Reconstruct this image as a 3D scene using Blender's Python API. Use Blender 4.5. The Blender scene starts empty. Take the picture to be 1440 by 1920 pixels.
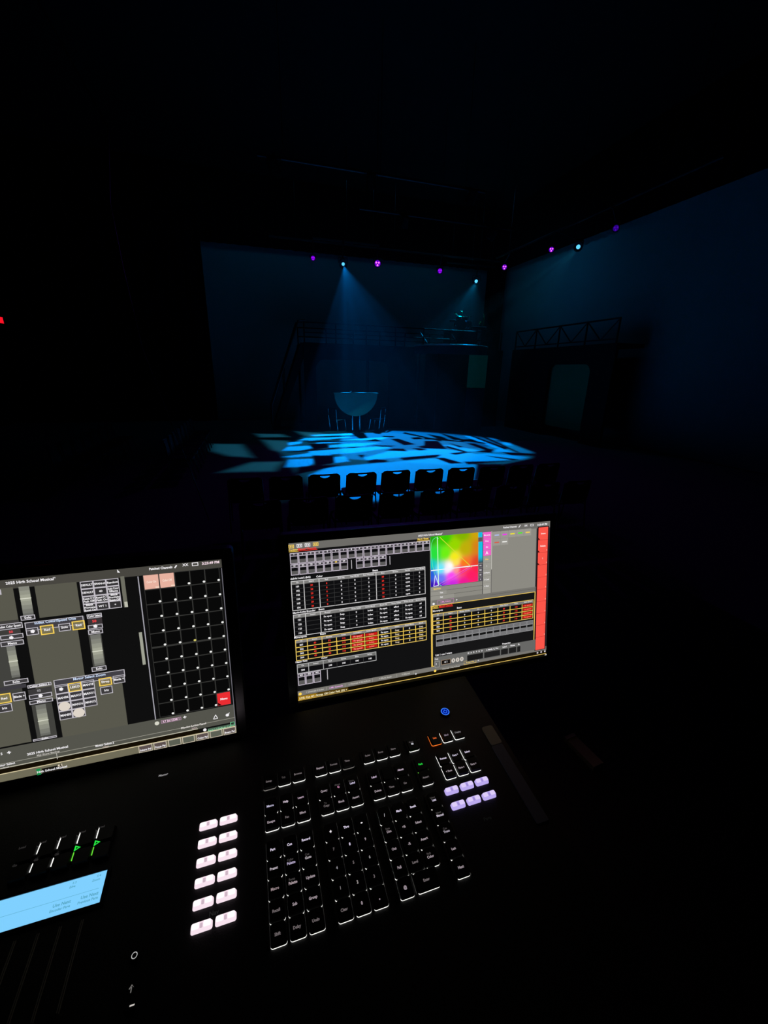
import bpy, bmesh, math, random
from mathutils import Vector, Matrix
random.seed(4)
sc = bpy.context.scene
COL = sc.collection

# ------------------------------------------------------------------ camera
# world: x right along the console, y towards the stage, z up, stage floor z = 0
FPX = 778.351
RM = Matrix(((0.956063782, -0.073110252, 0.283895995),
             (-0.292302398, -0.311699146, 0.904103348),
             (0.022390912, -0.947363992, -0.319374567)))
CAM = Vector((0, 0, 2.25))
cd = bpy.data.cameras.new('camera'); cam = bpy.data.objects.new('camera', cd); COL.objects.link(cam)
r_, d_, f_ = RM.col[0], RM.col[1], RM.col[2]
mw = Matrix.Identity(4)
for i in range(3):
    mw[i][0] = r_[i]; mw[i][1] = -d_[i]; mw[i][2] = -f_[i]; mw[i][3] = CAM[i]
cam.matrix_world = mw
cd.sensor_fit = 'HORIZONTAL'; cd.sensor_width = 36.0; cd.lens = FPX / 1440 * 36
cd.clip_start = 0.02; cd.clip_end = 120
sc.camera = cam
sc.view_settings.view_transform = 'Standard'; sc.view_settings.look = 'None'
sc.view_settings.exposure = 0.0; sc.view_settings.gamma = 1.0
sc.view_settings.use_curve_mapping = False
sc.cycles.use_denoising = True
sc.cycles.max_bounces = 4; sc.cycles.volume_bounces = 0
sc.cycles.use_light_tree = True
sc.cycles.sample_clamp_indirect = 2.0

HAZE = 0.0008
P_BLUE, P_TEAL, P_THIRD = 15500, 3600, 7000
P_CYC, P_CYCR = 15, 7
P_PURPLE = 40
# ------------------------------------------------------------------ world with thin stage haze
w = bpy.data.worlds.new('world'); sc.world = w; w.use_nodes = True
nt = w.node_tree; nt.nodes.clear()
o_ = nt.nodes.new('ShaderNodeOutputWorld'); b_ = nt.nodes.new('ShaderNodeBackground')
b_.inputs[0].default_value = (0, 0, 0, 1); b_.inputs[1].default_value = 0
v_ = nt.nodes.new('ShaderNodeVolumeScatter'); v_.inputs['Color'].default_value = (1, 1, 1, 1)
v_.inputs['Density'].default_value = HAZE; v_.inputs['Anisotropy'].default_value = 0.2
nt.links.new(b_.outputs[0], o_.inputs['Surface']); nt.links.new(v_.outputs[0], o_.inputs['Volume'])

# ------------------------------------------------------------------ pixel -> place helpers (measured on the photo)
def ray(px, py): return RM @ Vector(((px - 720) / FPX, (py - 960) / FPX, 1))
def at_z(px, py, z): d = ray(px, py); return CAM + d * ((z - CAM.z) / d.z)
def at_y(px, py, y): d = ray(px, py); return CAM + d * (y / d.y)
def at_x(px, py, x): d = ray(px, py); return CAM + d * (x / d.x)
def fl(px, py): p = at_z(px, py, 0); return (p.x, p.y)
class Plane:
    def __init__(s, R, t): s.R = Matrix(R); s.t = Vector(t)
    def uv(s, px, py):
        d = ray(px, py); n = s.R.col[2]; k = (s.t - CAM).dot(n) / d.dot(n)
        P = CAM + d * k - s.t
        return P.dot(s.R.col[0]), P.dot(s.R.col[1])
    def frame(s):
        # local frame: x right, y up/away, z towards the viewer
        m = Matrix.Identity(4)
        for i in range(3):
            m[i][0] = s.R[i][0]; m[i][1] = -s.R[i][1]; m[i][2] = -s.R[i][2]; m[i][3] = s.t[i]
        return m
KB = Plane(((0.9999444, 0.0074338, 0.0074771), (0.0067116, -0.9957023, 0.092368), (0.0081316, -0.0923127, -0.9956969)), (-0.0156419, 0.3580015, 1.7118629))
SR = Plane(((0.9999505, -0.0051814, 0.0084936), (-0.0093061, -0.1851453, 0.9826671), (-0.0035191, -0.9826975, -0.1851843)), (0.0375718, 0.6095684, 1.9951071))
SL = Plane(((0.999986, -0.00411, -0.0033339), (0.0025946, -0.1683138, 0.98573), (-0.0046125, -0.9857249, -0.1683008)), (-0.0573891, 0.5689318, 1.997807))

def lin(c): 
    return tuple((x / 255 / 12.92 if x / 255 <= 0.04045 else ((x / 255 + 0.055) / 1.055) ** 2.4) for x in c)

# ------------------------------------------------------------------ materials
MATS = {}
def mat(name, col, rough=0.6, metal=0.0, spec=0.3, bump=0, bscale=60, var=0):
    if name in MATS: return MATS[name]
    m = bpy.data.materials.new(name); m.use_nodes = True; n = m.node_tree; b = n.nodes['Principled BSDF']
    c = (*lin(col), 1)
    b.inputs['Base Color'].default_value = c; b.inputs['Roughness'].default_value = rough
    b.inputs['Metallic'].default_value = metal; b.inputs['Specular IOR Level'].default_value = spec
    tc = n.nodes.new('ShaderNodeTexCoord')
    nz = n.nodes.new('ShaderNodeTexNoise'); nz.inputs['Scale'].default_value = bscale; nz.inputs['Detail'].default_value = 3
    n.links.new(tc.outputs['Object'], nz.inputs['Vector'])
    if bump:
        bp = n.nodes.new('ShaderNodeBump'); bp.inputs['Strength'].default_value = bump; bp.inputs['Distance'].default_value = 0.002
        n.links.new(nz.outputs['Fac'], bp.inputs['Height']); n.links.new(bp.outputs[0], b.inputs['Normal'])
    if var:
        mx = n.nodes.new('ShaderNodeMix'); mx.data_type = 'RGBA'
        mx.inputs[6].default_value = tuple(x * (1 - var) for x in c[:3]) + (1,); mx.inputs[7].default_value = tuple(min(1, x * (1 + var)) for x in c[:3]) + (1,)
        n.links.new(nz.outputs['Fac'], mx.inputs[0]); n.links.new(mx.outputs[2], b.inputs['Base Color'])
    MATS[name] = m; return m
def emat(name, col, s=1.0):
    if name in MATS: return MATS[name]
    m = bpy.data.materials.new(name); m.use_nodes = True; n = m.node_tree; n.nodes.clear()
    o = n.nodes.new('ShaderNodeOutputMaterial'); e = n.nodes.new('ShaderNodeEmission')
    e.inputs[0].default_value = (*lin(col), 1); e.inputs[1].default_value = s
    n.links.new(e.outputs[0], o.inputs[0]); MATS[name] = m; return m
def screen_mat():
    m = bpy.data.materials.new('lit_screen_pixels'); m.use_nodes = True; n = m.node_tree; n.nodes.clear()
    o = n.nodes.new('ShaderNodeOutputMaterial'); e = n.nodes.new('ShaderNodeEmission')
    a = n.nodes.new('ShaderNodeAttribute'); a.attribute_name = 'Col'
    n.links.new(a.outputs['Color'], e.inputs[0]); e.inputs[1].default_value = 1.0
    n.links.new(e.outputs[0], o.inputs[0]); return m
BLK = mat('black_satin_plastic', (17, 17, 18), 0.5, bump=0.15, bscale=900)
KEYM = mat('black_key_plastic', (14, 14, 15), 0.42)
PAINT = mat('matt_black_paint', (12, 12, 13), 0.8, bump=0.2, bscale=30)
VELVET = mat('black_velour_drape', (7, 7, 8), 0.95, spec=0.05, bump=0.5, bscale=120)
STEEL = mat('black_painted_steel', (16, 16, 18), 0.45, spec=0.4)
CHROME = mat('polished_chrome', (190, 195, 200), 0.15, 1.0)
DKMETAL = mat('dark_grey_metal', (45, 45, 50), 0.35, 0.9)
FLOORM = mat('blue_grey_painted_stage_floor', (120, 120, 120), 0.75, spec=0.2, var=0.06, bscale=3)
CYCM = mat('grey_cyclorama_cloth', (132, 136, 138), 0.95, spec=0.02, var=0.05, bscale=1.5)
PLASTIC = mat('navy_chair_plastic', (14, 13, 24), 0.55)
SEATM = mat('dark_purple_chair_seat', (24, 16, 38), 0.6)
DESKM = mat('black_laminate', (13, 13, 13), 0.55, bump=0.1, bscale=400)
PALEGREY = mat('pale_grey_finish', (150, 150, 140), 0.6)
GREEN = mat('green_lit_panel', (60, 180, 110), 0.8, var=0.1, bscale=4)  # green light on the tower panel is put into this colour
NAVYP = mat('dark_navy_painted_panel', (26, 30, 48), 0.8)
TEALT = mat('pale_teal_laminate', (78, 135, 118), 0.6)
GREENGLOW = mat('green_glow_colour', (70, 130, 90), 0.95)  # green glow seen through the arch, put into a base colour
BRIGHTM = mat('satin_silver_metal', (225, 228, 232), 0.45, 0.3)
WHITEM = mat('white_drum_skin', (215, 215, 215), 0.5)
BRASS = mat('cymbal_brass', (190, 160, 90), 0.25, 1.0)
E_GLOW = emat('white_key_backlight', (255, 255, 250), 1.3)
E_GLOWD = emat('dim_key_backlight', (120, 116, 112), 1.0)
E_ORANGE = emat('orange_key_backlight', (255, 120, 40), 1.1)
E_GREEN = emat('green_key_backlight', (110, 230, 60), 1.0)
E_PURB = emat('lavender_button_light', (188, 170, 240), 1.0)
E_PURL = emat('pale_lavender_button_light', (222, 205, 250), 1.0)
E_PURC = emat('lavender_button_window', (160, 140, 215), 1.0)
E_PNKB = emat('pinkish_white_button_light', (250, 228, 240), 1.0)
E_PNKL = emat('white_button_light', (255, 248, 250), 1.1)
E_PNKC = emat('pink_button_window', (205, 180, 195), 1.0)
E_LBL = {}
def lblmat(c): return emat('lit_legend_%d_%d_%d' % c, c, 1.0)

# ------------------------------------------------------------------ mesh builder
class MB:
    def __init__(s): s.v = []; s.f = []; s.m = []; s.mats = []
    def mi(s, m):
        if m not in s.mats: s.mats.append(m)
        return s.mats.index(m)
    def add(s, vs, fs, m, X=None):
        k = len(s.v); i = s.mi(m)
        for p in vs: s.v.append(tuple(X @ Vector(p)) if X else tuple(p))
        for f in fs: s.f.append([a + k for a in f]); s.m.append(i)
    def box(s, x0, x1, y0, y1, z0, z1, m, X=None):
        vs = [(x, y, z) for z in (z0, z1) for y in (y0, y1) for x in (x0, x1)]
        s.add(vs, [(0, 2, 3, 1), (4, 5, 7, 6), (0, 1, 5, 4), (2, 6, 7, 3), (0, 4, 6, 2), (1, 3, 7, 5)], m, X)
    def prism(s, pts, z0, z1, m, inset=0.0, X=None, cap0=True):
        n = len(pts); cx = sum(p[0] for p in pts) / n; cy = sum(p[1] for p in pts) / n
        vs = [(p[0], p[1], z0) for p in pts]
        for p in pts:
            dx, dy = p[0] - cx, p[1] - cy
            vs.append((cx + dx - math.copysign(min(inset, abs(dx)), dx), cy + dy - math.copysign(min(inset, abs(dy)), dy), z1))
        fs = [(i, (i + 1) % n, n + (i + 1) % n, n + i) for i in range(n)] + [tuple(range(n, 2 * n))]
        if cap0: fs.append(tuple(reversed(range(n))))
        s.add(vs, fs, m, X)
    def tube(s, path, r, m, n=8, X=None, closed=False):
        P = [Vector(p) for p in path]; vs = []; fs = []; N = len(P)
        up = None
        for i, p in enumerate(P):
            a = P[i - 1] if (i > 0 or closed) else p; b = P[(i + 1) % N] if (i < N - 1 or closed) else p
            t = (b - a).normalized()
            if up is None: up = Vector((0, 0, 1)) if abs(t.z) < 0.9 else Vector((1, 0, 0))
            u = t.cross(up).normalized(); up = u.cross(t).normalized()
            rr = r[i] if isinstance(r, (list, tuple)) else r
            for k in range(n):
                a_ = 2 * math.pi * k / n
                vs.append(p + (u * math.cos(a_) + up * math.sin(a_)) * rr)
        for i in range(N if closed else N - 1):
            j = (i + 1) % N
            for k in range(n): fs.append((i * n + k, i * n + (k + 1) % n, j * n + (k + 1) % n, j * n + k))
        if not closed: fs += [tuple(reversed(range(n))), tuple(range((N - 1) * n, N * n))]
        s.add(vs, fs, m, X)
    def lathe(s, prof, m, n=20, X=None):
        vs = []; fs = []
        for r, z in prof:
            for k in range(n): a = 2 * math.pi * k / n; vs.append((r * math.cos(a), r * math.sin(a), z))
        for i in range(len(prof) - 1):
            for k in range(n): fs.append((i * n + k, i * n + (k + 1) % n, (i + 1) * n + (k + 1) % n, (i + 1) * n + k))
        fs += [tuple(reversed(range(n))), tuple(range((len(prof) - 1) * n, len(prof) * n))]
        s.add(vs, fs, m, X)
    def build(s, name, parent=None, smooth=False, loc=None, rot=None):
        me = bpy.data.meshes.new(name); me.from_pydata(s.v, [], s.f)
        for m in s.mats: me.materials.append(m)
        for p, i in zip(me.polygons, s.m): p.material_index = i; p.use_smooth = smooth
        me.update()
        o = bpy.data.objects.new(name, me); COL.objects.link(o)
        if parent: o.parent = parent
        if loc is not None: o.location = loc
        if rot is not None: o.rotation_euler = rot
        return o
def rrect(cx, cy, w, h, r, n=4):
    pts = []
    for sx, sy, a0 in ((1, 1, 0), (-1, 1, 90), (-1, -1, 180), (1, -1, 270)):
        for k in range(n + 1):
            a = math.radians(a0 + 90 * k / n)
            pts.append((cx + sx * (w / 2 - r) + r * math.cos(a), cy + sy * (h / 2 - r) + r * math.sin(a)))
    return pts
def tag(o, label, cat, group=None, kind=None):
    if label: o['label'] = label
    if cat: o['category'] = cat
    if group: o['group'] = group
    if kind: o['kind'] = kind
    return o
def thing(name, label, cat, loc=(0, 0, 0), rotz=0, group=None, mw=None):
    o = bpy.data.objects.new(name, None); COL.objects.link(o); o.empty_display_size = 0.1
    if mw is not None: o.matrix_world = mw
    else: o.location = loc; o.rotation_euler = (0, 0, rotz)
    return tag(o, label, cat, group)
def struct(mb, name):
    o = mb.build(name); o['kind'] = 'structure'; return o
def dup(root, loc, rotz, label=None):
    r = root.copy(); COL.objects.link(r); r.location = loc; r.rotation_euler = (0, 0, rotz)
    if label: r['label'] = label
    for ch in list(root.children):
        c = ch.copy(); COL.objects.link(c); c.parent = r
        for g in ch.children:
            d = g.copy(); COL.objects.link(d); d.parent = c
    return r
def Rz(a): return Matrix.Rotation(a, 4, 'Z')
def look(loc, target):
    d = (Vector(target) - Vector(loc)).normalized(); return d.to_track_quat('-Z', 'Y').to_euler()

# ------------------------------------------------------------------ text
_tc = {}
def glyphs(s):
    if s in _tc: return _tc[s]
    c = bpy.data.curves.new('legend_text', 'FONT'); c.body = s; c.size = 1; c.align_x = 'CENTER'; c.align_y = 'CENTER'
    c.offset = 0.03; c.resolution_u = 2
    o = bpy.data.objects.new('legend_text', c); COL.objects.link(o)
    dg = bpy.context.evaluated_depsgraph_get()
    me = o.evaluated_get(dg).to_mesh()
    r = ([tuple(v.co) for v in me.vertices], [tuple(p.vertices) for p in me.polygons])
    o.evaluated_get(dg).to_mesh_clear(); bpy.data.objects.remove(o); bpy.data.curves.remove(c)
    xs = [v[0] for v in r[0]] or [0]
    _tc[s] = (r[0], r[1], max(xs) - min(xs)); return _tc[s]

# ================================================================== LARGE LIGHTS (stage rig)
def new_light(name, kind, loc, target, col, energy, **kw):
    l = bpy.data.lights.new(name, kind); l.color = col; l.energy = energy
    for k, v in kw.items(): setattr(l, k, v)
    o = bpy.data.objects.new(name, l); COL.objects.link(o); o.location = loc; o.rotation_euler = look(loc, target)
    return o
def hull(pts):
    pts = sorted(set(pts))
    def half(ps):
        h = []
        for p in ps:
            while len(h) > 1 and (h[-1][0] - h[-2][0]) * (p[1] - h[-2][1]) - (h[-1][1] - h[-2][1]) * (p[0] - h[-2][0]) <= 0: h.pop()
            h.append(p)
        return h
    a = half(pts); b = half(pts[::-1]); return a[:-1] + b[:-1]
C3 = lambda L: [(380 + x / 6, 780 + y / 6) for x, y in L]
C4 = lambda L: [(580 + x / 6, 780 + y / 6) for x, y in L]
C5 = lambda L: [(800 + x / 6, 780 + y / 6) for x, y in L]
POOL = [(526, 847), (560, 826), (580, 812), (625, 806), (722, 805), (772, 808), (850, 813), (907, 818), (960, 833), (999, 848), (995, 862), (950, 900), (880, 912), (790, 928), (700, 942), (640, 935), (575, 905), (545, 872)]
TEAL = [C3([(110, 315), (430, 318), (550, 465), (300, 450), (100, 390)]), C3([(600, 200), (880, 205), (960, 235), (660, 240)]),
        C3([(680, 270), (960, 280), (1000, 320), (880, 400), (800, 385)]), C3([(220, 630), (560, 520), (900, 515), (800, 620)]),
        C3([(1060, 175), (1300, 190), (1440, 210), (1250, 240), (1130, 215)]), [(510, 940), (543, 938), (543, 949), (512, 949)]]
DARK = [C4([(480, 165), (600, 190), (640, 240), (560, 245), (500, 205)]), C4([(700, 172), (820, 178), (790, 200), (740, 195)]),  # first shape is the half-round table's shadow, cut into the pattern
        C4([(640, 280), (740, 262), (800, 283)]), C4([(940, 265), (1010, 262), (1160, 312), (1060, 320)]),
        C4([(1150, 245), (1230, 240), (1270, 258), (1180, 260)]), C4([(880, 385), (960, 368), (1050, 370), (1080, 395)]),
        C4([(1170, 365), (1250, 365), (1310, 380), (1240, 385)]), C4([(1240, 345), (1440, 312), (1440, 360), (1300, 358)]),
        C4([(1070, 470), (1340, 445), (1440, 440), (1400, 465), (1110, 490)]), C4([(670, 505), (740, 490), (850, 498), (850, 515), (700, 525)]),
        C4([(60, 455), (250, 455), (260, 520), (80, 550)]), C4([(20, 320), (180, 315), (200, 350), (60, 370)]),
        C4([(410, 352), (570, 345), (500, 360)]), C4([(550, 440), (620, 440), (590, 470)]), C4([(0, 285), (600, 275), (300, 292), (60, 298)]),
        C4([(200, 240), (480, 222), (480, 228), (0, 242)]), C4([(200, 362), (310, 362), (250, 374)]),
        C5([(0, 290), (120, 290), (150, 330), (200, 362), (0, 355)]), C5([(260, 305), (400, 345), (360, 350)]),
        C5([(390, 268), (490, 262), (560, 285), (400, 285)]), C5([(480, 315), (560, 320), (740, 385), (640, 375)]),
        C5([(130, 480), (200, 475), (380, 525), (260, 530)]), C5([(280, 420), (400, 405), (500, 405), (340, 432)]),
        C5([(460, 515), (600, 512), (930, 505), (620, 530), (500, 540)]), C5([(560, 400), (640, 395), (740, 375), (720, 410)]),
        C5([(500, 228), (520, 225), (860, 345), (840, 360)]), C5([(580, 215), (620, 215), (1000, 390), (960, 385)]),
        C5([(700, 450), (1000, 485), (940, 492), (760, 465)]), C5([(880, 410), (1180, 425), (1180, 442), (980, 440)]),
        C5([(30, 210), (170, 235), (230, 262), (120, 250)]), C5([(160, 195), (420, 268), (300, 262)]),
        C3([(1110, 575), (1300, 560), (1500, 560), (1200, 600), (1100, 640)]), C3([(1000, 405), (1200, 380), (1430, 370), (1430, 378), (1120, 400)]),
        C5([(590, 560), (820, 560), (800, 680), (560, 700)]), C5([(900, 560), (1200, 500), (1200, 700), (860, 700)])]
RIGHTPOOL = [(640, 808), (722, 805), (772, 808), (850, 813), (907, 818), (960, 833), (999, 848), (960, 862), (850, 872), (640, 860)]
BARS = [C4([(0, 212), (480, 195), (480, 214), (60, 228)]), C4([(0, 247), (440, 230), (480, 240), (0, 277)]), C4([(70, 302), (560, 255), (900, 235), (820, 262), (100, 312)]),
        C4([(230, 330), (500, 305), (800, 300), (600, 340), (215, 355)]), C4([(0, 395), (440, 370), (900, 335), (900, 360), (500, 415), (0, 445)]),
        C4([(0, 665), (200, 580), (700, 535), (1440, 480), (1440, 700), (900, 950), (500, 960), (100, 800)]),
        C4([(620, 470), (900, 395), (1300, 385), (1440, 380), (1440, 430), (1050, 455), (650, 495)]), C4([(250, 465), (390, 455), (450, 510), (280, 530)]),
        C3([(900, 390), (960, 345), (1200, 335), (1240, 360), (1100, 388)]), C3([(900, 460), (1440, 380), (1440, 440), (1000, 467)]),
        C3([(930, 575), (970, 490), (1250, 480), (1280, 520), (1150, 575)]), C3([(1085, 275), (1150, 250), (1440, 235), (1440, 262)]),
        C3([(960, 300), (1110, 285), (1110, 310), (970, 330)]), C5([(0, 365), (200, 370), (350, 430), (700, 450), (960, 495), (400, 530), (200, 480), (0, 440)]),
        C5([(340, 440), (700, 420), (1150, 462), (1060, 490), (760, 465)]), C5([(410, 220), (500, 225), (880, 370), (960, 405), (740, 350)]),
        C5([(160, 325), (240, 325), (640, 395), (440, 405)]), C5([(740, 385), (860, 360), (960, 408), (730, 402)]),
        C5([(0, 480), (130, 480), (260, 540), (580, 550), (570, 800), (0, 900)]), C5([(620, 235), (700, 235), (810, 268), (760, 270)]), C5([(830, 295), (930, 300), (970, 332), (900, 330)])]
def gobo_light(name, loc, target, col, energy, half, layers):
    """a spot lamp with a glass pattern in its gate: layers = [(polygons, gain, edge softness)], minus the dark polygons"""
    o = new_light(name, 'SPOT', loc, target, col, energy, spot_size=math.radians(half * 2), spot_blend=0.25, shadow_soft_size=0.05)
    l = o.data; l.use_nodes = True; nt = l.node_tree; N = nt.nodes; em = N['Emission']
    g = N.new('ShaderNodeNewGeometry')
    sep = N.new('ShaderNodeSeparateXYZ'); nt.links.new(g.outputs['Incoming'], sep.inputs[0])
    def math_(op, a, b=None):
        n = N.new('ShaderNodeMath'); n.operation = op
        for i, x in enumerate((a, b)):
            if x is None: continue
            if isinstance(x, (int, float)): n.inputs[i].default_value = x
            else: nt.links.new(x, n.inputs[i])
        return n.outputs[0]
    t = math_('DIVIDE', -loc[2], sep.outputs[2])
    X = math_('ADD', math_('MULTIPLY', sep.outputs[0], t), loc[0]); Y = math_('ADD', math_('MULTIPLY', sep.outputs[1], t), loc[1])
    cmb = N.new('ShaderNodeCombineXYZ'); nt.links.new(X, cmb.inputs[0]); nt.links.new(Y, cmb.inputs[1]); cmb.inputs[2].default_value = 1
    P = cmb.outputs[0]
    def poly(px, soft):
        h = hull(px[1] if px[0] == 'floor' else [fl(*p) for p in px]); cur = None
        for i in range(len(h)):
            a = Vector(h[i]); b = Vector(h[(i + 1) % len(h)]); e = (b - a)
            if e.length < 1e-4: continue
            n = Vector((-e.y, e.x)).normalized(); c = -n.dot(a)
            d = N.new('ShaderNodeVectorMath'); d.operation = 'DOT_PRODUCT'; nt.links.new(P, d.inputs[0]); d.inputs[1].default_value = (n.x, n.y, c)
            cur = d.outputs['Value'] if cur is None else math_('MINIMUM', cur, d.outputs['Value'])
        mr = N.new('ShaderNodeMapRange'); mr.inputs['From Min'].default_value = -soft / 2; mr.inputs['From Max'].default_value = soft / 2
        nt.links.new(cur, mr.inputs['Value']); return mr.outputs[0]
    tot = None
    for polys, gain, soft, dark in layers:
        u = None
        for p in polys:
            q = poly(p, soft); u = q if u is None else math_('MAXIMUM', u, q)
        if dark:
            for p in DARK:
                u = math_('MULTIPLY', u, math_('SUBTRACT', 1.0, poly(p, 0.05)))
        u = math_('MULTIPLY', u, gain); tot = u if tot is None else math_('ADD', tot, u)
    nt.links.new(tot, em.inputs['Strength'])
    return o
BACKFILL = ('floor', [(4.5, 16.95), (10.2, 16.95), (10.2, 19.5), (4.5, 19.5)])
BOOMFILL = ('floor', [(1.2, 15.95), (2.7, 15.95), (2.7, 16.6), (1.2, 16.6)])
def grow(px, k):
    cx = sum(p[0] for p in px) / len(px); cy = sum(p[1] for p in px) / len(px)
    return [(cx + (p[0] - cx) * k, cy + (p[1] - cy) * k) for p in px]
DARK += [C5([(200, 262), (390, 285), (390, 292), (180, 275)]), C5([(440, 268), (640, 300), (640, 310), (470, 285)]), C4([(1120, 195), (1440, 265), (1440, 275), (1100, 205)]), C4([(840, 225), (940, 228), (940, 238), (840, 236)]), C4([(720, 330), (940, 335), (900, 345), (820, 345)]), C5([(0, 245), (200, 262), (200, 270), (0, 262)]), C5([(240, 340), (420, 392), (400, 400), (250, 360)])]
DARK = [grow(p, 1.3) for p in DARK]
LA, LB, LC = tuple(at_z(645, 500, 5.9)), tuple(at_z(892, 530, 6.05)), tuple(at_z(1080, 470, 6.2))
gobo_light('blue_gobo_light', LA, (4.3, 12.3, 0), (0.0, 0.27, 1.0), P_BLUE, 33, [(BARS, 1.0, 0.10, True), ([RIGHTPOOL], 0.42, 0.15, True)])
gobo_light('teal_gobo_light', LB, (4.6, 11.5, 0), (0.0, 0.37, 0.88), P_TEAL, 48, [([POOL], 1.0, 0.2, True), ([BACKFILL, BOOMFILL], 3.0, 0.3, False)])
gobo_light('third_blue_light', LC, (2.2, 12.6, 0), (0.04, 0.46, 0.75), P_THIRD, 24, [(TEAL, 1.0, 0.25, False), ([POOL], 0.25, 0.2, True)])
cyc = new_light('cyclorama_wash', 'AREA', (4.6, 17.2, 8.7), (5.4, 20.9, 4.2), (0.02, 0.36, 0.75), P_CYC, shape='RECTANGLE', size=12.0, size_y=0.3)
cyr = new_light('side_cyclorama_wash', 'AREA', (9.3, 15.6, 8.6), (12.3, 15.8, 5.0), (0.02, 0.33, 0.8), P_CYCR, shape='RECTANGLE', size=2.0, size_y=0.3, spread=math.radians(105))

# ================================================================== STRUCTURE
m = MB(); m.box(-9, 14, -4, 23, -0.2, 0, FLOORM); struct(m, 'floor')
m = MB(); m.box(-9, 14, -4, 23, 9.6, 9.8, PAINT); struct(m, 'ceiling')
m = MB(); m.box(-9, 14, 22.8, 23, 0, 9.6, PAINT); struct(m, 'wall_back')
m = MB(); m.box(-9.2, -9, -4, 23, 0, 9.6, PAINT); struct(m, 'wall_left')
m = MB(); m.box(14, 14.2, -4, 23, 0, 9.6, PAINT); struct(m, 'wall_right')
m = MB(); m.box(-9, 14, -4.2, -4, 0, 9.6, PAINT); struct(m, 'wall_rear')
m = MB(); m.box(-4, 5, -3, 1.25, 0, 0.85, PAINT); m.box(-4, 5, 1.2, 1.27, 0.8, 0.87, STEEL); struct(m, 'trim_1')

def drape(name, p0, p1, z0, z1, mt, fold=0.06, step=0.09):
    """a hanging cloth with soft vertical folds"""
    p0 = Vector((p0[0], p0[1])); p1 = Vector((p1[0], p1[1])); d = p1 - p0; L = d.length; d.normalize(); nn = Vector((-d.y, d.x))
    n = max(2, int(L / step)); vs = []; fs = []
    for i in range(n + 1):
        s = L * i / n; q = p0 + d * s
        a = fold * math.sin(s * 14 + math.sin(s * 3.1)) if fold else 0
        for z in (z0, (z0 + z1) / 2, z1):
            k = 1 if z < z1 else 0.5
            for th in (0, 0.012):
                vs.append((q.x + nn.x * (a * k + th), q.y + nn.y * (a * k + th), z))
    for i in range(n):
        a = i * 6; b = a + 6
        for k in (0, 2): fs += [(a + k, b + k, b + k + 2, a + k + 2), (a + k + 1, a + k + 3, b + k + 3, b + k + 1)]
        fs += [(a, a + 1, b + 1, b), (a + 4, b + 4, b + 5, a + 5)]
    fs += [(0, 2, 3, 1), (2, 4, 5, 3), (n * 6, n * 6 + 1, n * 6 + 3, n * 6 + 2), (n * 6 + 2, n * 6 + 3, n * 6 + 5, n * 6 + 4)]
    mb = MB(); mb.add(vs, fs, mt); return mb
o = drape('cyclorama', (-1.55, 20.8), (11.6, 20.8), 0.02, 7.12, CYCM, 0).build('cyclorama'); tag(o, 'wide grey cloth backdrop washed dim blue behind the stage', 'backdrop')
o = drape('cyclorama', (12.3, 20.2), (12.3, 6.5), 0.02, 7.12, CYCM, 0).build('cyclorama'); tag(o, 'grey cloth backdrop along the right side, fading into darkness', 'backdrop')
o = drape('border_curtain', (-8.6, 20.55), (11.9, 20.55), 7.06, 9.5, VELVET).build('border_curtain'); tag(o, 'black border curtain hiding the top of the rear backdrop', 'curtain')
o = drape('border_curtain', (12.05, 20.2), (12.05, 4.0), 7.06, 9.5, VELVET).build('border_curtain'); tag(o, 'black border curtain over the right backdrop', 'curtain')
o = drape('leg_curtain', (-8.6, 20.4), (-1.6, 20.4), 0.02, 9.5, VELVET).build('leg_curtain'); tag(o, 'tall black curtain left of the rear backdrop', 'curtain')
o = drape('leg_curtain', (11.45, 20.3), (12.0, 19.8), 0.02, 9.5, VELVET).build('leg_curtain'); tag(o, 'narrow black curtain in the corner between the two backdrops', 'curtain')

# ================================================================== SCENERY
def decked(name, label, x0, x1, y0, y1, zt, group=None):
    t = thing(name, label, 'platform', ((x0 + x1) / 2, (y0 + y1) / 2, 0)); ox, oy = (x0 + x1) / 2, (y0 + y1) / 2
    m = MB(); m.box(x0 - ox, x1 - ox, y0 - oy, y1 - oy, zt - 0.12, zt, PAINT); m.build('deck_top', t)
    return t, ox, oy
t, ox, oy = decked('raised_platform', 'long black raised platform with railing across the back of the stage', 2.0, 10.6, 17.0, 19.4, 3.25)
def opening_wall(m, a0, a1, o0, o1, zt, ztop, r, thick, mt, X):
    """wall in the a/z plane with a round-cornered opening"""
    m.box(a0, o0, 0, thick, 0, ztop, mt, X); m.box(o1, a1, 0, thick, 0, ztop, mt, X); m.box(o0, o1, 0, thick, zt, ztop, mt, X)
    for (c, s) in ((o0, 1), (o1, -1)):
        pts = [(c, zt)] + [(c + s * (r - r * math.cos(math.radians(a))), zt - r + r * math.sin(math.radians(a))) for a in range(0, 91, 15)]
        if s < 0: pts = pts[::-1]
        vs = [(p[0], 0, p[1]) for p in pts] + [(p[0], thick, p[1]) for p in pts]; n = len(pts)
        m.add(vs, [tuple(range(n)), tuple(reversed(range(n, 2 * n)))] + [(i, n + i, n + (i + 1) % n, (i + 1) % n) for i in range(n)], mt, X)
m = MB(); opening_wall(m, 2.0 - ox, 6.6 - ox, 2.45 - ox, 5.42 - ox, 2.66, 3.13, 0.35, 0.1, PAINT, Matrix.Translation((0, 17.0 - oy, 0))); m.build('facade', t); m = MB()
m.box(9.3 - ox, 10.6 - ox, 17 - oy, 17.1 - oy, 0, 3.13, PAINT); m.build('facade', t)
m = MB(); m.tube([(4.86 - ox, 18.3 - oy, 0), (4.86 - ox, 18.3 - oy, 3.13)], 0.06, STEEL); m.build('post', t)
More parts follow.
